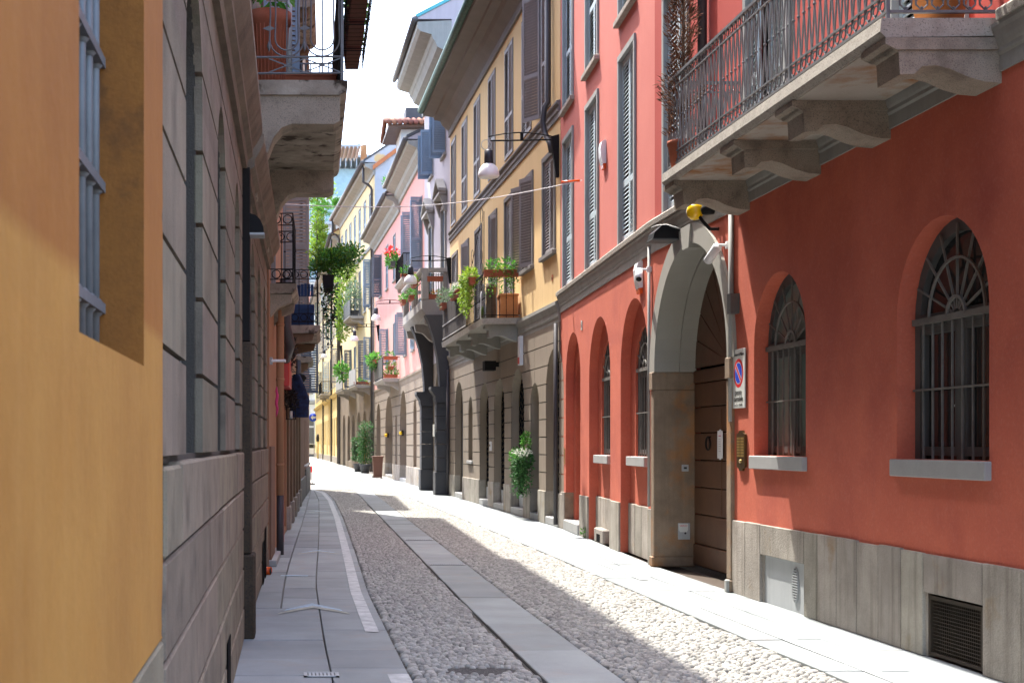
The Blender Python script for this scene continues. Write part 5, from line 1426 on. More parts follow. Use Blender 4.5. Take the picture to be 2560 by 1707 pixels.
# ochre house beside the camera
F1 = Fac((-.458,-4.0),(-.378,4.385)); u1_ = F1.u
L1 = thing('ochre_house', 'ochre painted house front with barred window, paler paint on its lower part', 'house', T(-.458,-4,0))
opw = (u1_(3.25), .58, 1.87, 3.35, False)
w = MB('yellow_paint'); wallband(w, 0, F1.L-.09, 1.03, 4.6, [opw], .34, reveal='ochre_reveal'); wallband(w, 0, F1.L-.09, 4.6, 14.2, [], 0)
jz = [1.03+.045*i for i in range(90)] + [14.2]
jx = [F1.L-.002+R.uniform(-.007,.003)-(R.uniform(.01,.05) if (z < 1.2 or R.random() < .05) else 0) for z in jz]
for i in range(90):
    a, c = jz[i], jz[i+1]
    w.face([(F1.L-.09,0,a),(jx[i],0,a),(jx[i+1],0,c),(F1.L-.09,0,c)]); w.face([(jx[i],0,a),(jx[i],.05,a),(jx[i+1],.05,c),(jx[i+1],0,c)])
w.face([(0,0,1.03),(0,.05,1.03),(F1.L,.05,1.03),(F1.L,0,1.03)])
put('wall', w, L1, M=F1.M)
for i, (ya, yb) in enumerate(((-4,-2.6),(-2.6,-1.2),(-1.2,.2),(.2,1.6),(1.6,3.0),(3.0,4.38))):
    b = MB('granite'); b.cbox(u1_(ya)+.003, u1_(yb)-.003, -.004, .2, 0, 1.02, .01); put('plinth_slab', b, L1, M=F1.M)
b = MB('frame_dark'); b.box(-.58,.58,.22,.28,0,.06); b.box(-.58,-.5,.22,.28,0,1.48); b.box(.5,.58,.22,.28,0,1.48); b.box(-.03,.03,.22,.27,0,1.48)
wn1 = put('window', b, L1, M=F1.M @ T(u1_(3.25),0,1.87))
b = MB('glass_dark'); b.box(-.58,.58,.25,.26,0,1.48); put('pane', b, wn1)
for k in range(9):
    x = -.46+.125*k
    b = MB('iron_grey'); b.tube([(x,.135,-.02),(x,.135,1.5)], .0155, 8); put('upright_bar', b, wn1)
for z in (.16,.50,.85,1.2):
    b = MB('iron_grey'); b.box(-.58,.58,.108,.13,z-.014,z+.014); put('cross_bar', b, wn1)
    for k in range(9):
        b = MB('iron_grey'); b.lathe([(.012,-.03),(.024,-.018),(.024,.018),(.012,.03)],8,(-.46+.125*k,.135,z)); put('bar_collar', b, wn1)
body_box(L1, F1, 0, F1.L, 14.2, 'yellow_paint', d0=.4); left_roof(L1, F1, -4, 4.38, 14.4, .6)

# grey rusticated house
F2 = Fac((-.382,4.40),(-.318,11.5)); F3 = Fac((-.31,11.9),(-.17,18.15)); u2 = F2.u; u3 = F3.u
L2 = thing('granite_house', 'grey rusticated house with granite base courses and carved stone balcony', 'house', T(-.382,4.4,0))
op2 = [(u2(5.9),.5,1.61,3.2,True),(u2(8.15),.46,1.61,3.2,True),(u2(10.45),.45,1.61,3.2,True)]
op3 = [(u3(13.6),.45,1.61,3.2,True),(u3(15.3),.45,1.61,3.2,True),(u3(17.0),.42,1.61,3.2,True)]
zc_ = [1.60,1.97,2.33,2.68,3.02,3.38,3.74,4.0]
gz = [0,.27,.6,.935,1.27,1.6]
for F, U, ops, n in ((F2,F2.L,op2,3),(F3,F3.L,op3,3)):
    w = MB('stucco_recess'); wallband(w, 0, U, 1.58, 4.6, ops, .14, y=.034); g_ = put('wall', w, L2, M=F.M)
    w = MB('stucco_beige'); wallband(w, 0, U, 4.6, 14.2, [(u3(16.4),.5,5.2,7.6,False)] if F is F3 else [], .15); put('wall', w, L2, M=F.M)
    rusticate(g_, F, 0, U, zc_, ops, 'stucco_beige', y=0.0, d=.04, g=.011)
    for k in range(5):
        xs = [0] + sorted(R.uniform(.12,.88)*U/n + U*i/n for i in range(n)) + [U]
        xs = [x for i, x in enumerate(xs) if i == 0 or x-xs[i-1] > .5] 
        if xs[-1] < U: xs[-1] = U
        for a, c in zip(xs[:-1], xs[1:]):
            b = MB('granite'); b.cbox(a+.006, c-.006, -.014+R.uniform(-.004,.004), .1, gz[k]+.006, gz[k+1]-.006-(R.uniform(0,.02) if k == 4 else 0), .011); put('granite_block', b, L2, M=F.M)
    for o in ops:
        q = MB('frame_dark'); q.box(-o[1],-o[1]+.07,.1,.15,1.62,3.2); q.box(o[1]-.07,o[1],.1,.15,1.62,3.2); q.box(-.03,.03,.1,.15,1.62,3.5)
        p = put('window', q, L2, M=F.M @ T(o[0],0,0)); q = MB('glass_dark'); q.box(-o[1]-.05,o[1]+.05,.135,.14,1.6,3.7); put('pane', q, p)
    cpf = [(.02,3.98),(-.04,3.98),(-.05,4.05),(-.09,4.08),(-.09,4.14),(-.13,4.2),(-.17,4.28),(-.17,4.36),(.02,4.42)]
    b = MB('stucco_beige'); b.prof_x(cpf, 0, U); put('cornice', b, L2, M=F.M)
    body_box(L2, F, 0, U, 14.2, 'stucco_beige', d0=.3)
left_roof(L2, F2, 4.4, 11.6, 14.4, .6); left_roof(L2, F3, 11.61, 19.05, 14.4, .6)
for Y_, z1_ in ((8.62,.42),(16.1,.5),(16.9,.62)):
    F = F2 if Y_ < 11 else F3
    b = MB('void_dark'); b.box(F.u(Y_)-.2, F.u(Y_)+.2, -.024, -.02, .0, z1_); put('cellar_opening', b, L2, M=F.M)
# brown pilaster between the two halves
pm = F2.M @ T(u2(11.68),0,0)
b = MB('granite_brown'); b.cbox(-.15,.15,-.075,.15,.72,2.52,.012); put('pilaster', b, L2, M=pm)
b = MB('granite_brown'); b.cbox(-.19,.19,-.105,.15,0,.715,.015); put('pilaster_base', b, L2, M=pm)
b = MB('screen_dark'); b.box(-.12,.12,-.06,.1,2.53,4.0); put('pilaster_casing', b, L2, M=pm)
dl = thing('dome_lamp', 'black half dome lamp above the brown stone pilaster', 'lamp', pm @ T(0,-.06,3.45))
b = MB('iron_black'); b.prof_x([(.02,0),(-.12,0),(-.115,.05),(-.09,.11),(-.05,.15),(.02,.17)], -.1, .1); put('hood', b, dl)
b = MB('metal_panel'); b.box(-.11,.11,-.125,.0,-.02,-.001); put('rim', b, dl)
# stone balcony
bu0, bu1 = u3(13.0), u3(17.05); OB = .93
b = MB('slab_dirty'); b.prof_x([(0,4.99),(-OB+.08,4.98),(-OB+.02,5.01),(-OB,5.05),(-OB,5.12),(0,5.13)], bu0, bu1); lb = put('balcony', b, L2, M=F3.M)
cb = [(0,4.99),(-.86,4.985),(-.86,4.74),(-.8,4.71),(-.4,4.715),(-.3,4.68),(-.22,4.58),(-.17,4.45),(-.1,4.36),(0,4.30)]
for Y_ in (13.2, 16.75):
    b = MB('corbel_stone'); b.prof_x(cb, u3(Y_)-.17, u3(Y_)+.17); put('corbel', b, lb)
cl = [(0,4.30),(-.14,4.30),(-.13,4.22),(-.08,4.14),(-.06,4.03),(0,4.0)]
for Y_ in (13.2, 16.75):
    b = MB('corbel_stone'); b.prof_x(cl, u3(Y_)-.15, u3(Y_)+.15); put('corbel_scroll', b, lb)
y0f = -OB+.05; zt3 = 6.4
def lb_put(nm, b): return put(nm, b, lb)
for z in (5.20,5.355,6.40):
    for a, c in (((bu0+.04,y0f),(bu1-.04,y0f)),((bu0+.04,y0f),(bu0+.04,0)),((bu1-.04,y0f),(bu1-.04,0))):
        b = MB('iron_grey'); b.tube([(a[0],a[1],z),(c[0],c[1],z)], .011, 5); lb_put('rail', b)
for x in (bu0+.04, bu1-.04):
    b = MB('iron_grey'); b.box(x-.014,x+.014,y0f-.014,y0f+.014,5.1,6.42); lb_put('post', b)
um = MB('iron_grey'); pw = .34
for r_, zb2 in ((.165,5.36),(.112,5.42)):
    pts = [(-r_,0,6.4),(-r_*.95,0,5.75)] + [(r_*math.cos(a),0,zb2+r_+r_*math.sin(a)) for a in [PI+PI*i/10 for i in range(11)]] + [(r_*.95,0,5.75),(r_,0,6.4)]
    um.tube(pts, .0085, 5)
um.tube([(0,0,5.2),(0,0,6.4)], .008, 5)
um.tube([(-pw/2,0,5.34),(pw/2,0,5.21)], .008, 4); um.tube([(-pw/2,0,5.21),(pw/2,0,5.34)], .008, 4)
um.lathe([(0,-.06),(.022,0),(0,.06)],6,(pw/2,0,5.46),cap=False)
v_ = [(pw/2-.06,0,5.63),(pw/2,0,5.655),(pw/2+.06,0,5.63),(pw/2,0,5.605)]; um.prof_y([(a,c) for a,_,c in v_], -.006,.006)
ume = um.mesh('scroll_panel')
b = MB('screen_dark'); b.box(bu0+.06,bu1-.06,y0f+.02,y0f+.035,5.15,6.38); lb_put('rail_screen', b)
for i in range(11): put('scroll_panel', ume, lb, loc=(bu0+.04+pw*(i+.5), y0f, 0))
for x in (bu0+.04, bu1-.04):
    for i in range(2): put('scroll_panel', ume, lb, loc=(x, y0f+pw*(i+.5)+.02, 0), rz=PI/2)
pt1 = thing('big_pot', 'large ribbed round terracotta pot on the carved stone balcony', 'plant pot', F3.M @ T(u3(13.4),-.17,5.13))
b = MB('terracotta'); b.lathe([(.15,0),(.19,.62),(.215,.64),(.22,.75),(.19,.75),(.18,.68)],28)
for k in range(28):
    a = 2*PI*k/28; b.tube([(.151*math.cos(a),.151*math.sin(a),.02),(.191*math.cos(a),.191*math.sin(a),.61)], .006, 4)
put('pot', b, pt1)
b = MB('leaf_green'); clump(b, (0,0,1.1), (.3,.3,.35), 220, .12); put('foliage', b, pt1)
planter('low brown trough standing behind the carved balcony rail', F3.M @ T(u3(13.6),-.58,5.13) @ RZ(PI/2), .5, 'terracotta', .2, .2)
for k, Y_ in enumerate((14.5, 15.5, 16.5)):
    o = planter(('brown trough in wire basket outside the carved balcony, at its near corner','brown trough in wire basket outside the carved balcony, between two others','brown trough in wire basket outside the carved balcony, at its far end')[k], F3.M @ T(u3(Y_),-OB-.16,6.3), .85, 'terracotta_dark', .2, .19, (('leaf_green',120,.11,(.4,.12,.15),(0,0,.3),.5),))
    b = MB('iron_black')
    for z in (-.02,.1,.2): 
        b.tube([(-.46,-.13,z),(.46,-.13,z),(.46,.13,z),(-.46,.13,z),(-.46,-.13,z)], .005, 4)
    for i in range(7):
        x = -.44+.147*i; b.tube([(x,.13,.2),(x,.13,-.02),(x,-.13,-.02),(x,-.13,.2)], .004, 4)
    put('wire_basket', b, o)
shutter_window(L2, F3, 16.4, .48, 5.2, 7.55, 'stucco_beige', 'shutter_blue', 0, 96, (.5,), None, t=.12)
b = MB('wire_white'); b.tube([(u3(14.6),-.35,5.13),(u3(14.6),-.35,7.4)], .03, 8); put('awning_pole', b, lb)

# orange house
F4 = Fac((-.15,18.2),(.13,26.3)); u4 = F4.u
L4 = thing('orange_house', 'orange stucco house with weathered balconies and red shop door', 'house', T(-.15,18.2,0))
sh = (u4(22.2),.95,.1,2.5,False); sh2 = (u4(25.0),.75,.1,2.5,False)
w = MB('orange_wall'); wallband(w, 0, F4.L, 0, 3.3, [sh,sh2], .2); wallband(w, 0, F4.L, 3.3, 7.0, [(u4(19.4),.45,3.87,6.2,False),(u4(24.5),.52,3.72,6.2,False)], .15); wallband(w, 0, F4.L, 7.0, 14.2, [(u4(y),.5,7.9,10.2,False) for y in (19.4,22,24.5)], .15); put('wall', w, L4, M=F4.M)
for y in (19.4,22,24.5): shutter_window(L4, F4, y, .48, 7.9, 10.2, 'trim_grey', 'shutter_grey', 0, 90 if y == 19.4 else 0, (.45,), None, t=.06)
body_box(L4, F4, 0, F4.L, 14.2, 'orange_wall', d0=.3); left_roof(L4, F4, 19.17, 26.3, 14.4, .6)
b = MB('red_paint'); b.box(-1.05,-.9,-.09,.1,0,2.55); b.box(.85,.95,-.05,.1,0,2.5); b.box(-.9,.85,-.04,.1,2.36,2.5)
rd = put('shop_door', b, L4, M=F4.M @ T(u4(22.2),0,0)); q = MB('glass_dark'); q.box(-.9,.9,.12,.13,.1,2.4); put('pane', q, rd)
b = MB('tan_wood'); b.box(-.75,.75,.1,.15,.1,2.5); put('shop_door', b, L4, M=F4.M @ T(u4(25.0),0,0))
b = MB('brown_wall'); b.cbox(u4(18.35),u4(19.6),-.03,.05,0,1.62,.01); put('wainscot', b, L4, M=F4.M)
b = MB('sill_stone'); b.cbox(u4(18.3),u4(20.6),-.1,.05,0,.09,.01); put('threshold', b, L4, M=F4.M)
b = MB('orange_wall'); b.tube([(u4(20.0),-.09,.9),(u4(20.0),-.09,3.6),(u4(20.05),-.12,3.75),(u4(20.1),-.1,3.85)], .058, 10)
for z in (1.35,2.6,3.4): b.lathe([(.066,-.02),(.066,.02)],10,(u4(20.0),-.09,z))
b.use('pipe_dark'); b.tube([(u4(20.0),-.09,.03),(u4(20.0),-.09,.9)], .055, 10); put('downpipe', b, L4, M=F4.M)
b = MB('pipe_dark'); b.tube([(u4(21.0),-.14,4.2),(u4(21.0),-.14,3.45),(u4(21.1),-.2,3.2),(u4(21.5),-.12,3.0)], .09, 10); put('flue', b, L4, M=F4.M)
def ring_rail(parent, x0, x1, y0, z0, z1, m='iron_black'):
    for z in (z1, z1-.16, z0+.06, z0+.2):
        b = MB(m); b.tube([(x0,0,z),(x0,y0,z),(x1,y0,z),(x1,0,z)], .009, 4); put('rail', b, parent)
    bm = MB(m); bm.tube([(0,0,z0),(0,0,z1)], .008, 4); bm.ring((.07,0,z1-.08), .06, .008, n=10); bm.ring((.07,0,z0+.13), .058, .008, n=10); bm.lathe([(0,-.02),(.02,0),(0,.02)],5,(0,0,z1-.3),cap=False)
    me = bm.mesh('baluster'); n = int((x1-x0)/.145); k = max(1, int(-y0/.145))
    for i in range(n): put('baluster', me, parent, loc=(x0+(x1-x0)*i/n, y0, 0))
    for x in (x0, x1):
        for i in range(k): put('baluster', me, parent, loc=(x, y0-y0*i/k, 0), rz=PI/2)
for Ya, Yb, z, ov, nm in ((18.55,20.2,3.84,.36,'a'),(23.0,25.7,3.66,.66,'b'),(18.6,20.6,7.75,.62,'c')):
    a, c = u4(Ya), u4(Yb)
    b = MB('slab_dirty'); b.prof_x([(0,z-.14),(-ov+.06,z-.13),(-ov,z-.06),(-ov,z),(0,z)], a, c); p = put('balcony', b, L4, M=F4.M)
    for x in (a+.15, c-.15):
        b = MB('corbel_stone' if nm == 'a' else 'tan_wood'); b.prof_x([(0,z-.141),(-ov*.85,z-.141),(-ov*.8,z-.25),(-ov*.3,z-.32),(0,z-.45)], x-.1, x+.1); put('corbel', b, p)
    ring_rail(p, a+.04, c-.04, -ov+.05, z, z+(.96 if nm != 'b' else .94))
    if nm == 'b':
        b = MB('navy_fabric'); 
        for i in range(8): b.box(a+.1, a+.14, -.55+.055*i, -.50+.055*i, z+.5, z+.7+.015*math.sin(i))
        b.box(a+.1,a+.6,-.56,-.1,z+.28,z+.36); b.box(a+.12,a+.16,-.56,-.1,z,z+.28)
        ch = thing('folding_chair', 'navy fabric folding chair behind the ring railing of the weathered balcony', 'chair', F4.M); put('seat', b, ch)
for Y_, z0, z1_, o_, ww in ((19.4,3.87,6.2,0,.45),(24.5,3.72,6.22,93,.5)):
    shutter_window(L4, F4, Y_, ww-.02, z0, z1_, 'trim_grey', 'shutter_taupe', 0, o_, (.3,.62), None, t=.05)
hb = thing('hanging_planter', 'dark hanging box of bushy green plants with trailing vines on the weathered balcony', 'planter', F4.M @ T(u4(23.3),-.80,4.28))
b = MB('iron_black'); b.prof_x([(-.08,0),(.08,0),(.1,.22),(-.1,.22)], -.4,.4); put('trough', b, hb)
sub_c = [((R.uniform(-.42,.42), R.uniform(-.42,.16), R.uniform(.26,.66)), R.uniform(.12,.24)) for _ in range(13)]
for nm_, m_, n_, s_, up_ in (('foliage','leaf_dark',95,.07,.1),('bright_foliage','leaf_green',130,.065,.5),('young_foliage','leaf_lime',42,.06,.8)):
    b = MB(m_)
    for c_, r_ in sub_c: clump(b, c_, (r_*1.25, r_*1.25, r_*.8), n_, s_, up_, .35)
    for k in range(26 if m_ != 'leaf_dark' else 8):
        a_ = R.uniform(0,2*PI); l_ = R.uniform(.25,.5)
        for j in range(7): leaf(b, (.3*math.cos(a_)+l_*math.cos(a_)*j/7*.6, .22*math.sin(a_)-.1+l_*math.sin(a_)*j/7*.6, .5+.28*j/7-.12*(j/7)**2), .06, (math.cos(a_), math.sin(a_), .5))
    put(nm_, b, hb)
b = MB('petal_pink'); clump(b, (0,-.28,.6), (.2,.14,.1), 10, .05); put('blossom', b, hb)
b = MB('leaf_black'); 
for i in range(9): trail(b, (R.uniform(-.3,.3), R.uniform(-.12,.1), .1), R.uniform(.5,1.25), 30, .06, .03)
put('trailing_stems', b, hb)['kind'] = 'stuff'
b = MB('leaf_dark')
for i in range(9): trail(b, (R.uniform(-.3,.3), R.uniform(-.14,.1), .1), R.uniform(.3,.9), 26, .065, .03)
put('trailing_leaves', b, hb)['kind'] = 'stuff'
# shop things on the orange house
o = thing('shop_sign', 'red projecting shop sign board above the red door', 'sign', F4.M @ T(u4(22.3),-.12,2.57))
b = MB('red_paint'); b.cbox(-.75,.75,-.06,.06,0,.68,.01); put('board', b, o)
b = MB('iron_black'); b.tube([(-.6,0,.68),(-.6,.12,.75)], .012, 5); b.tube([(.6,0,.68),(.6,.12,.75)], .012, 5); put('bracket', b, o)
o = thing('strip_lamp', 'white strip lamp on an arm beside the orange downpipe', 'lamp', F4.M @ T(u4(18.5),-.02,2.78))
b = MB('white_plastic'); b.cbox(-.04,.04,-.2,.0,-.015,.02,.008); put('lamp', b, o)
b = MB('metal_panel'); b.box(-.015,.015,-.02,.02,-.05,.05); put('arm', b, o)
o = thing('pink_scarf', 'bright pink cloth hanging beside the orange downpipe', 'cloth', F4.M @ T(u4(19.0),-.05,2.45))
b = MB('pink_cloth')
pts = [(-.06+.01*math.sin(i*1.3), -.03+.008*math.sin(i*2.1), -.06*i) for i in range(8)]
b.tube(pts, [.008,.018,.02,.022,.02,.02,.016,.006], 6); put('cloth', b, o)
o = thing('hanging_garment', 'dark blue garment hanging outside the shop door', 'garment', F4.M @ T(u4(25.9),-.18,2.98))
n = 9; b = MB('blue_cloth'); b.sm = True
rings = []
for i in range(n):
    t = i/(n-1); wd = .06+.12*math.sin(min(1,t*1.25)*PI*.62); z = -.82*t
    rings.append([((.04+.02*math.sin(3*a+i))*math.sin(a)*1.2, -.06*t-.02+wd*math.cos(a)*(1+.18*math.sin(5*a+i)), z) for a in [2*PI*k/14 for k in range(14)]])
vv = [p for g_ in rings for p in g_]
b.add(vv, [(i*14+k, i*14+(k+1)%14, (i+1)*14+(k+1)%14, (i+1)*14+k) for i in range(n-1) for k in range(14)]); put('cloth', b, o)
b = MB('iron_black'); b.tube([(0,.18,.05),(0,0,.04),(0,-.02,0)], .01, 5); put('hook', b, o)
o = thing('wall_lantern', 'glazed black iron lantern hanging below dark dried bunches', 'lantern', F4.M @ T(u4(24.2),-.14,2.1))
b = MB('iron_black')
for sx in (-.08,.08):
    for sy in (-.08,.08): b.box(sx-.008,sx+.008,sy-.008,sy+.008,0,.2)
b.box(-.09,.09,-.09,.09,-.015,0); b.box(-.09,.09,-.09,.09,.2,.215); b.tube([(0,0,.21),(0,0,.5),(0,.14,.55)], .01, 5); put('frame', b, o)
b = MB('sign_white'); b.lathe([(.025,0),(.025,.14)],8); put('candle', b, o)
for k, (Y_, z, s) in enumerate(((23.2,2.48,.13),(24.5,2.4,.15),(21.6,3.2,.2),(22.6,3.05,.16))):
    o = thing('dried_bunch', ('dark dried flower bunch above the lantern','dark dried wreath hung beside the blue garment','dark dried garland hanging from the flue pipe','dark dried garland above the red sign board')[k], 'dried flowers', F4.M @ T(u4(Y_),-.14,z))
    b = MB('leaf_black'); clump(b, (0,0,0), (s,s*.8,s), 170, .07); put('leaves', b, o)
    b = MB('bark'); b.tube([(0,.14,.1),(0,0,.0)], .012, 5); put('stalk', b, o)

# tan shop front
F5 = Fac((.13,26.3),(.53,37.0)); u5 = F5.u
L5 = thing('tan_shopfront_house', 'house with tan wooden pilasters and dark shop windows', 'house', T(.13,26.3,0))
ops5 = [(u5(y),.62,.5,2.6,False) for y in (27.6,30.0,32.4,34.8)]
w = MB('orange_wall'); wallband(w, 0, F5.L, 0, 3.2, ops5, .2); wallband(w, 0, F5.L, 3.2, 14.0, [(u5(y),.5,3.9,6.2,False) for y in (28.5,32,35)], .15); put('wall', w, L5, M=F5.M)
for y in (28.5,32,35): shutter_window(L5, F5, y, .48, 3.9, 6.2, 'trim_grey', 'shutter_grey', 0, 0, (.4,), 'loggia_stone', t=.06)
for i, y in enumerate((27.6,30.0,32.4,34.8)):
    q = MB('glass_dark'); q.box(-.62,.62,.16,.17,.5,2.6); q.use('frame_dark'); q.box(-.03,.03,.13,.16,.5,2.6); put('shop_window', q, L5, M=F5.M @ T(u5(y),0,0))
for i, y in enumerate((26.5,28.8,31.2,33.6,36.2)):
    b = MB('tan_wood'); b.cbox(-.3,.3,-.05,.06,.45,2.75,.015); p = put('pilaster', b, L5, M=F5.M @ T(u5(y),0,0))
    b = MB('plinth_stone'); b.cbox(-.33,.33,-.08,.06,0,.45,.015); put('pilaster_base', b, p)
body_box(L5, F5, 0, F5.L, 14.0, 'orange_wall', d0=.3); left_roof(L5, F5, 26.32, 36.98, 14.2, .5)
b = MB('slab_dirty'); b.prof_x([(0,3.62),(-.36,3.66),(-.4,3.72),(-.4,3.78),(0,3.8)], u5(33.2), u5(35.6)); p = put('balcony', b, L5, M=F5.M)
b = MB('tan_wood'); b.prof_x([(0,3.62),(-.3,3.62),(-.28,3.5),(0,3.3)], u5(33.3), u5(33.7)); put('corbel', b, p)
b = MB('pipe_dark'); b.tube([(u5(31.6),-.1,3.6),(u5(31.6),-.1,2.7),(u5(31.6),-.02,2.6)], .06, 8); put('downpipe', b, L5, M=F5.M)
o = thing('spotlight', 'black spotlight tilted down on the tan shop front', 'lamp', F5.M @ T(u5(28.4),-.05,3.0))
b = MB('iron_black'); b.tube([(0,.05,.08),(0,-.1,.06)], .012, 5); put('arm', b, o)
me_ = MB('iron_black').lathe([(.05,-.12),(.09,-.1),(.1,.1),(.03,.13)],12).mesh('head'); me_.transform(T(0,-.16,0) @ Matrix.Rotation(.6,4,'X')); put('head', me_, o)

# brown house at the corner
F6 = Fac((.53,37.0),(1.075,50.0)); u6 = F6.u
L6 = thing('brown_corner_house', 'brown house on the far corner with narrow barred windows and grey plinth', 'house', T(.53,37,0))
low = [(u6(y),.14,1.0,2.4,False) for y in (43.0,44.6,46.2,47.8)]
w = MB('brown_wall'); wallband(w, 0, u6(40.5), 0, 5.2, [(u6(38.25),.5,3.1,4.6,False)], .15); wallband(w, u6(40.5), F6.L, 0, 3.4, low, .15); put('wall', w, L6, M=F6.M)
w = MB('orange_wall'); wallband(w, u6(40.5), F6.L, 3.4, 14.2, [(u6(y),.5,4.2,6.2,False) for y in (42.5,45.5,48.5)], .15); put('wall', w, L6, M=F6.M)
for y in (42.5,45.5,48.5): shutter_window(L6, F6, y, .48, 4.2, 6.2, 'trim_grey', 'shutter_navy', 0, 0, (), None, t=.06)
shutter_window(L6, F6, 38.25, .52, 3.1, 4.58, 'trim_grey', 'shutter_navy', 0, 92, (), None, t=.05, pitch=.065)
for k, y in enumerate((43.0,44.6,46.2,47.8)):
    q = MB('void_dark'); q.box(-.2,.2,.12,.13,.9,2.5); p = put('window', q, L6, M=F6.M @ T(u6(y),0,0))
    q = MB('white_plastic'); q.cbox(-.2,.2,-.08,.1,.94,1.0,.008); put('sill', q, p)
b = MB('grey_plinth'); b.cbox(u6(37.1),u6(43.2),-.04,.05,0,.66,.01); put('plinth_slab', b, L6, M=F6.M)
b = MB('grey_plinth'); b.cbox(u6(43.23),F6.L+.04,-.05,.05,0,.84,.01); put('plinth_slab', b, L6, M=F6.M)
b = MB('brown_wall'); b.box(0,u6(40.5),.3,8,0,5.15); put('body', b, L6, M=F6.M)
b = MB('orange_wall'); b.box(u6(40.5),F6.L-.01,.3,9,0,14.15); put('body', b, L6, M=F6.M)
b = MB('orange_wall'); b.box(F6.L-.02,F6.L,.002,.3,0,14.1); put('corner_wall', b, L6, M=F6.M)
b = MB('roof_tile'); b.prof_x([(-.1,14.15),(4.5,15.4),(9,14.15),(9,14.3),(4.5,15.55),(-.1,14.3)], u6(40.5), F6.L+.05); put('roof', b, L6, M=F6.M)
b = MB('roof_tile'); b.prof_x([(-.1,5.2),(8,5.9),(8,6.05),(-.1,5.32)], u6(37.02), u6(40.5)); put('roof', b, L6, M=F6.M)
op_ = thing('orange_duct', 'short orange pipe end lying at the foot of the granite house wall', 'pipe', T(-.18,17.2,0))
b = MB('orange_plastic'); b.tube([(-.14,.1,.06),(.06,0,.05)], .05, 12); put('pipe', b, op_)
b = MB('ink'); b.tube([(.06,0,.05),(.063,-.001,.05)], .042, 12); put('bore', b, op_)
# ------------------------------------------------------------------ end of the street and skyline
e = thing('end_house', 'pale house closing the far end of the street with arched grey doorway', 'house', T(3,150,0))
FEnd = Fac((-6,152),(10,152))
oe_ = [(8.9,.9,.3,3.9,True),(5.5,.9,.3,3.9,True),(12.5,.9,.3,3.9,True)]
w = MB('far_white'); wallband(w, 0, 16, 0, 6.3, oe_, .4); put('wall', w, e, M=FEnd.M)
w = MB('far_white'); wallband(w, 0, 16, 6.3, 17, [(x,.7,z,z+2.2,False) for x in (3.5,)for z in (7.5,)] , .3); put('wall', w, e, M=FEnd.M)
for x, *_ in oe_:
    q = MB('grey_plinth'); q.box(-.9,.9,.3,.35,.3,4.8); p = put('doorway', q, e, M=FEnd.M @ T(x,0,0)); q = MB('far_white'); q.box(-.9,.9,.26,.3,3.5,3.7); put('transom', q, p)
for x in (2.2,5.5,8.9,12.3):
    for z in (7.4,11.2):
        q = MB('glass_dark'); q.box(-.6,.6,-.02,.0,z,z+2.1); p = put('window', q, e, M=FEnd.M @ T(x,0,0)); q = MB('trim_grey'); q.box(-.8,.8,-.1,0,z-.2,z); put('sill', q, p)
b = MB('trim_grey'); b.prof_x([(.02,6.1),(-.25,6.2),(-.25,6.5),(.02,6.6)],0,16); put('cornice', b, e, M=FEnd.M)
b = MB('roof_tile'); b.prof_x([(-.6,17),(4,19),(8,17),(8,17.2),(4,19.2),(-.6,17.2)],0,16); put('roof', b, e, M=FEnd.M)
body_box(e, FEnd, 0, 16, 16.9, 'far_white', d0=.5)
s = thing('direction_sign', 'round blue sign with white arrow at the end of the street', 'road sign', T(3.42,140,0))
b = MB('metal_panel'); b.tube([(.1,0,0),(.1,0,4.9)], .04, 6); put('pole', b, s)
me_ = MB('sign_blue').lathe([(.42,-.02),(.42,.02)],24).mesh('disc'); me_.transform(T(0,-.06,4.4) @ Matrix.Rotation(PI/2,4,'X')); put('disc', me_, s)
b = MB('sign_white'); b.face([(-.28,-.09,4.4),(-.02,-.09,4.12),(-.02,-.09,4.3),(.28,-.09,4.3),(.28,-.09,4.5),(-.02,-.09,4.5),(-.02,-.09,4.68)]); put('arrow', b, s)
c_ = thing('parked_car', 'white car parked half hidden at the end of the street', 'car', T(3.0,147,.3))
b = MB('white_plastic'); b.prof_y([(-1.9,.3),(2.0,.3),(2.05,.75),(1.3,.9),(.75,1.4),(-.9,1.42),(-1.7,.95),(-1.95,.8)], -.8,.8); put('body', b, c_)
b = MB('glass_dark'); b.prof_y([(-1.5,.95),(1.15,.93),(.7,1.34),(-.85,1.36)], -.81,.81); put('windows', b, c_)
for x in (-1.2,1.25):
    for y in (-.78,.78):
        me_ = MB('ink').lathe([(.31,-.1),(.31,.1)],14).mesh('wheel'); me_.transform(T(x,y,.31) @ Matrix.Rotation(PI/2,4,'X')); put('wheel', me_, c_)
# side building past the corner on the left
FS = Fac((-2.2,62),(-1.2,148))
sb = thing('shaded_side_house', 'plain beige house set back beyond the brown corner', 'house', T(-2.2,62,0))
w = MB('cream'); wallband(w, 0, FS.L, 0, 11, [(5+6*i,.6,5,7.2,False) for i in range(13)], .2); put('wall', w, sb, M=FS.M)
for i in range(13):
    q = MB('glass_dark'); q.box(-.6,.6,.15,.2,5,7.2); put('window', q, sb, M=FS.M @ T(5+6*i,0,0))
body_box(sb, FS, 0, FS.L, 10.9, 'cream', d0=.4)
b = MB('roof_tile'); b.prof_x([(-.4,11),(4,12.6),(8.5,11),(8.5,11.15),(4,12.75),(-.4,11.15)],0,FS.L); put('roof', b, sb, M=FS.M)
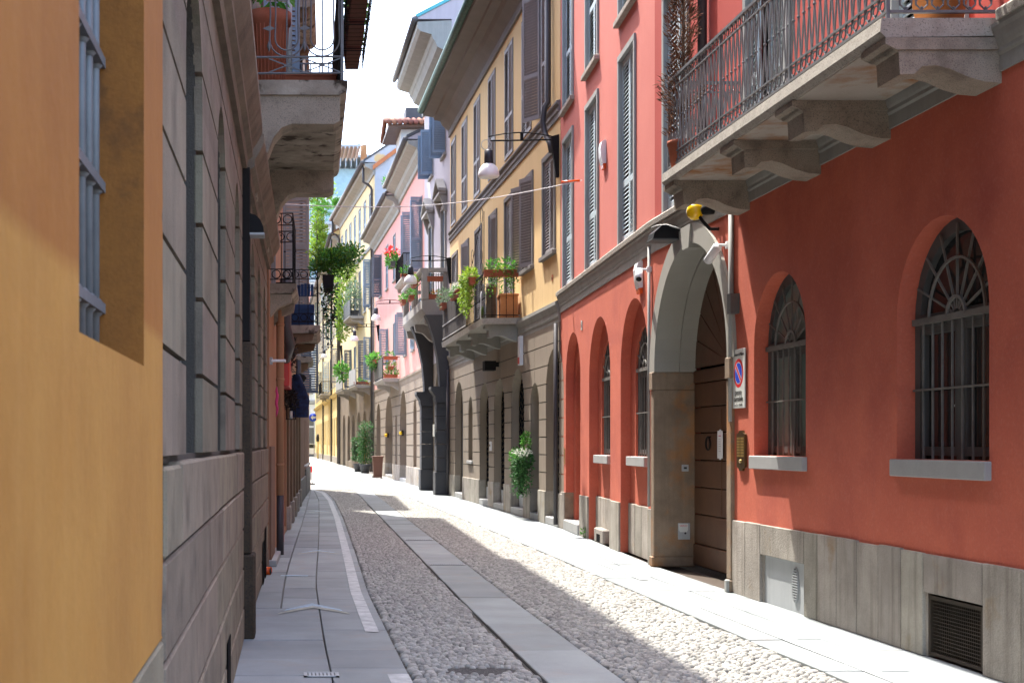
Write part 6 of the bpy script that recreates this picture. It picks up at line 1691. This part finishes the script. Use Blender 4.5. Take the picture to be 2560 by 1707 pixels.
# modern block with roof terrace behind the roofs
tw = thing('glass_tower', 'pale modern block with glazed terraces rising behind the yellow roofs', 'building', T(2,172,0))
b = MB('far_white'); b.box(0,14,0,12,0,33); put('body', b, tw)
for k, z in enumerate((19,22.6,26.2,29.8)):
    b = MB('far_glass'); b.box(.4,13.6,-.06,.0,z,z+2.2); p = put('window_band', b, tw)
    for i in range(9):
        q = MB('far_white'); q.box(.4+1.6*i,.55+1.6*i,-.12,-.061,z,z+2.2); put('mullion', q, p)
    q = MB('steel_pale'); q.box(0,14,-1.2,0,z-.5,z-.3); put('terrace_slab', q, tw)
    q = MB('steel_pale'); q.box(0,14,-1.2,-1.16,z+.7,z+.76); put('terrace_rail', q, tw)
    for i in range(29):
        q = MB('steel_pale'); q.box(.5*i,.5*i+.03,-1.2,-1.17,z-.3,z+.7); put('terrace_bar', q, tw)
b = MB('far_glass'); b.box(.3,13.5,.3,11,33,36.5); put('penthouse', b, tw)
b = MB('steel_pale'); b.box(-.8,14.6,-1.6,12,37.6,37.9); put('roof_edge', b, tw)
for i in range(22):
    q = MB('steel_pale'); q.box(-.6+.68*i,-.5+.68*i,-1.5,.3,36.5,37.6); put('pergola_slat', q, tw)
# greenery of the terraces
def bush(name, label, x, y, z, rad, m, n, s, base=17.2, cat='tree'):
    o = thing(name, label, cat, T(x,y,z))
    b = MB('bark'); b.tube([(0,0,base-z),(.1,0,-rad[2]*.3),(0,.1,rad[2]*.5)], [.12,.1,.04], 6); put('trunk', b, o)
    b = MB(m)
    for _ in range(9):
        d = Vector((R.gauss(0,1),R.gauss(0,1),R.gauss(0,1))).normalized()*R.uniform(.3,.75)
        clump(b, (d.x*rad[0],d.y*rad[1],d.z*rad[2]), (rad[0]*.5,rad[1]*.5,rad[2]*.45), n//9, s, .3, .3)
    put('crown', b, o)
# flat roof planters carry them
b = MB('far_white'); b.box(2.6,9,114,128,15.5,17.2); tr_ = put('terrace_wall', b, fy)
bush('terrace_tree', 'bright green leafy tree on the roof terrace beyond the balcony shutters', 3.1, 116, 19.5, (1.0,1.0,2.6), 'leaf_lime', 1300, .32)
bush('terrace_shrub', 'rounded pale green shrub on the upper roof terrace', 3.3, 122, 24.0, (1.5,1.2,2.2), 'leaf_lime', 1300, .35)
bush('dark_shrub', 'dark green shrub on the glazed terrace of the modern block', 3.4, 170.6, 24.2, (1.6,.6,2.0), 'leaf_dark', 700, .4, 22.3)
pl = thing('fan_palm', 'fan palm with long radiating fronds on the roof terrace', 'palm', T(4.6,117,17.2))
b = MB('bark'); b.tube([(0,0,0),(.1,0,2.2),(0,0,4.2)], [.2,.17,.13], 8); put('trunk', b, pl)
b = MB('leaf_green')
for i in range(34):
    a = R.uniform(0,2*PI); el = R.uniform(-.2,1.3); d = Vector((math.cos(a)*math.cos(el), math.sin(a)*math.cos(el), math.sin(el)))
    L_ = R.uniform(1.4,2.4)
    for k in range(13):
        t = k/12; p = Vector((0,0,4.3)) + d*L_*(.35+.65*t) + Vector((0,0,-.5*t*t))
        for sg in (-1,1): leaf(b, p, .55, d + d.cross(Vector((0,0,1)))*sg*.9, .1)
put('fronds', b, pl)
pg = thing('roof_pergola', 'orange timber chimney post with pale slatted pergola above the cream house roof', 'pergola', T(6.9,112,16))
b = MB('cane'); b.box(-.25,.25,-.2,.2,0,10.2); put('post', b, pg)
b = MB('steel_pale'); b.box(-5,-.4,-2.5,2,9.6,9.75); put('canopy', b, pg)
for i in range(14):
    q = MB('steel_pale'); q.box(-5+.33*i,-4.9+.33*i,-2.7,2.2,9.4,9.6); put('slat', q, pg)
q = MB('cane'); q.box(-4.9,-4.7,-.1,.1,0,9.6); put('post', q, pg)
for k, (x, y, z, h, lab) in enumerate(((6.35,80,17,7.0,'tall thin television mast with short crossbars on the cream house roof'),(7.3,70,14.5,4.2,'short television aerial beside the tiled roof turret'),(6.7,86,17.5,3.2,'thin aerial with a long horizontal boom on the cream house roof'))):
    o = thing('roof_aerial', lab, 'aerial', T(x,y,z)); b = MB('steel_pale'); b.tube([(0,0,0),(0,0,h)], .03, 5); put('mast', b, o)
    b = MB('steel_pale')
    zz = h*.97
    for j in range(4): b.tube([(-.25,0,zz-.5*j*(h/7)),(.25,0,zz-.5*j*(h/7))], .02, 4)
    if k == 2: b.tube([(-2.6,0,h),(1.6,0,h-.5)], .025, 4)
    put('crossbars', b, o)

# ------------------------------------------------------------------ things standing in the street
def jasmine(label, x, y, h, r, lean):
    o = thing('potted_climber', label, 'potted plant', T(x,y,0), 'potted climbers on the pavement')
    b = MB('pot_grey'); b.lathe([(.19,0),(.29,.5),(.32,.5),(.32,.57),(.28,.57),(.27,.54)],20); put('pot', b, o)
    b = MB('soil'); b.lathe([(.275,.52),(0,.54)],16,cap=False); put('soil', b, o)
    b = MB('cane'); 
    for k in range(3): b.tube([(.1*math.cos(2.1*k),.1*math.sin(2.1*k),.6),(lean,0,h)], .018, 5)
    put('canes', b, o)
    b = MB('leaf_dark'); n = 5
    for i in range(n): clump(b, (lean*i/n+R.gauss(0,.05),R.gauss(0,.05),.85+(h-1.0)*i/(n-1)), (r*(1.05-.1*i/n),r,(h-.9)/n*.8), 420, .1, .1, .2)
    put('foliage', b, o)
    b = MB('leaf_grey')
    for i in range(n): clump(b, (lean*i/n,0,.85+(h-1.0)*i/(n-1)), (r*1.1,r*1.05,(h-.9)/n*.85), 100, .1, .3, .6)
    put('pale_foliage', b, o)
jasmine('tall potted climber in a grey tub beside the brown bin', 4.6, 73.5, 2.75, .42, .0)
jasmine('shorter potted climber in a grey tub behind the tall one', 4.42, 76.5, 2.0, .36, -.1)
bn = thing('wheelie_bin', 'brown plastic wheelie bin standing against the taupe arcade', 'bin', T(4.68,65.2,0) @ Matrix.Scale(.68,4))
b = MB('bin_brown'); v_ = [(-.36,-.4),(.36,-.4),(.36,.4),(-.36,.4)]
b.add([(x*.78,y*.78,.08) for x,y in v_]+[(x,y,1.5) for x,y in v_], [(0,3,2,1),(4,5,6,7),(0,1,5,4),(1,2,6,5),(2,3,7,6),(3,0,4,7)]); put('tub', b, bn)
b = MB('bin_brown'); b.cbox(-.42,.42,-.46,.46,1.5,1.6,.03); put('lid', b, bn)
for x in (-.3,.3):
    me_ = MB('ink').lathe([(.12,-.04),(.12,.04)],12).mesh('wheel'); me_.transform(T(x,.42,.12) @ Matrix.Rotation(PI/2,4,'Y')); put('wheel', me_, bn)
cn = thing('roadwork_sign', 'small red and white folding sign standing on the lit street', 'road sign', T(1.15,56,0))
b = MB('sign_red'); b.prof_x([(-.02,.5),(.02,.5),(.02,.75),(-.02,.75)], -.18,.18); put('panel', b, cn)
b = MB('sign_white'); b.prof_x([(-.02,.2),(.02,.2),(.02,.5),(-.02,.5)], -.18,.18); put('lower_panel', b, cn)
b = MB('ink'); b.tube([(-.16,0,.2),(-.2,.25,0)], .015, 4); b.tube([(.16,0,.2),(.2,.25,0)], .015, 4); b.box(-.25,.3,-.1,.3,0,.04); put('stand', b, cn)
st_ = thing('parking_post', 'short yellow and black post beside the far yellow house', 'bollard', T(3.55,128,.3))
b = MB('yellow_far'); b.lathe([(.1,0),(.1,1.6)],8); put('post', b, st_); b = MB('ink'); b.lathe([(.12,1.6),(.16,1.9),(.1,2.3)],8); put('head', b, st_)
# flower basket on the taupe arcade
hb = thing('flower_basket', 'wall basket of white flowers and trailing ivy on the taupe arcade', 'flower basket', FC.M @ T(uC(29.95),-.16,1.36) @ Matrix.Scale(.8,4))
b = MB('frame_dark'); b.prof_x([(-.12,-.16),(.1,-.16),(.14,0),(-.16,0)], -.3,.3); put('basket', b, hb)
b = MB('leaf_dark'); clump(b, (0,-.05,-.05), (.5,.28,.22), 500, .09, .0)
for i in range(70): trail(b, (R.uniform(-.45,.45), R.uniform(-.3,.08), 0), R.uniform(.5,1.15), 22, .085, .03)
put('ivy', b, hb)['kind'] = 'stuff'
b = MB('leaf_green'); clump(b, (-.1,-.12,.04), (.6,.3,.22), 300, .1, .0); clump(b, (.12,0,.42), (.16,.14,.3), 260, .08, .5); put('bright_leaves', b, hb)
b = MB('petal_white'); clump(b, (.18,-.1,.12), (.4,.26,.1), 240, .075, .6); put('blossom', b, hb)
# overhead wire with its insulator
ow = thing('overhead_wire', 'pale wire slung across the street with an orange insulator', 'wire', T(5.3,24.0,0))
b = MB('wire_white'); A_ = Vector((0,-.0,0))
p0 = FB.M @ Vector((uB(24.1),-.05,6.32)); p1 = Vector((.0,22.5,5.62)) 
q0 = p0 - Vector((5.3,24,0)); q1 = p1 - Vector((5.3,24,0))
b.tube([q0.lerp(q1, i/14) + Vector((0,0,-.22*math.sin(PI*i/14))) for i in range(15)], .0075, 5); put('cable', b, ow)
b = MB('orange_plastic'); d_ = (q1-q0).normalized(); b.tube([q0+d_*.05, q0+d_*.4], .02, 6); put('insulator', b, ow)
b = MB('leaf_green'); 
tuft = thing('gutter_plant', 'small green plant growing from the pink house gutter', 'plant', T(4.95,61.6,13.2)); clump(b, (0,0,.25), (.3,.3,.3), 130, .16, .6); put('foliage', b, tuft)
b = MB('bark'); b.tube([(0,0,-.1),(0,0,.25)], .02, 4); put('stem', b, tuft)
wd = thing('pavement_weed', 'small green weed at the foot of the red house plinth', 'weed', FB.M @ T(uB(23.85),-.06,0)); b = MB('leaf_green'); clump(b, (0,0,.09), (.05,.05,.09), 26, .07, .8); put('leaves', b, wd)
b = MB('bark'); b.tube([(0,0,0),(0,0,.1)], .004, 4); put('stem', b, wd)
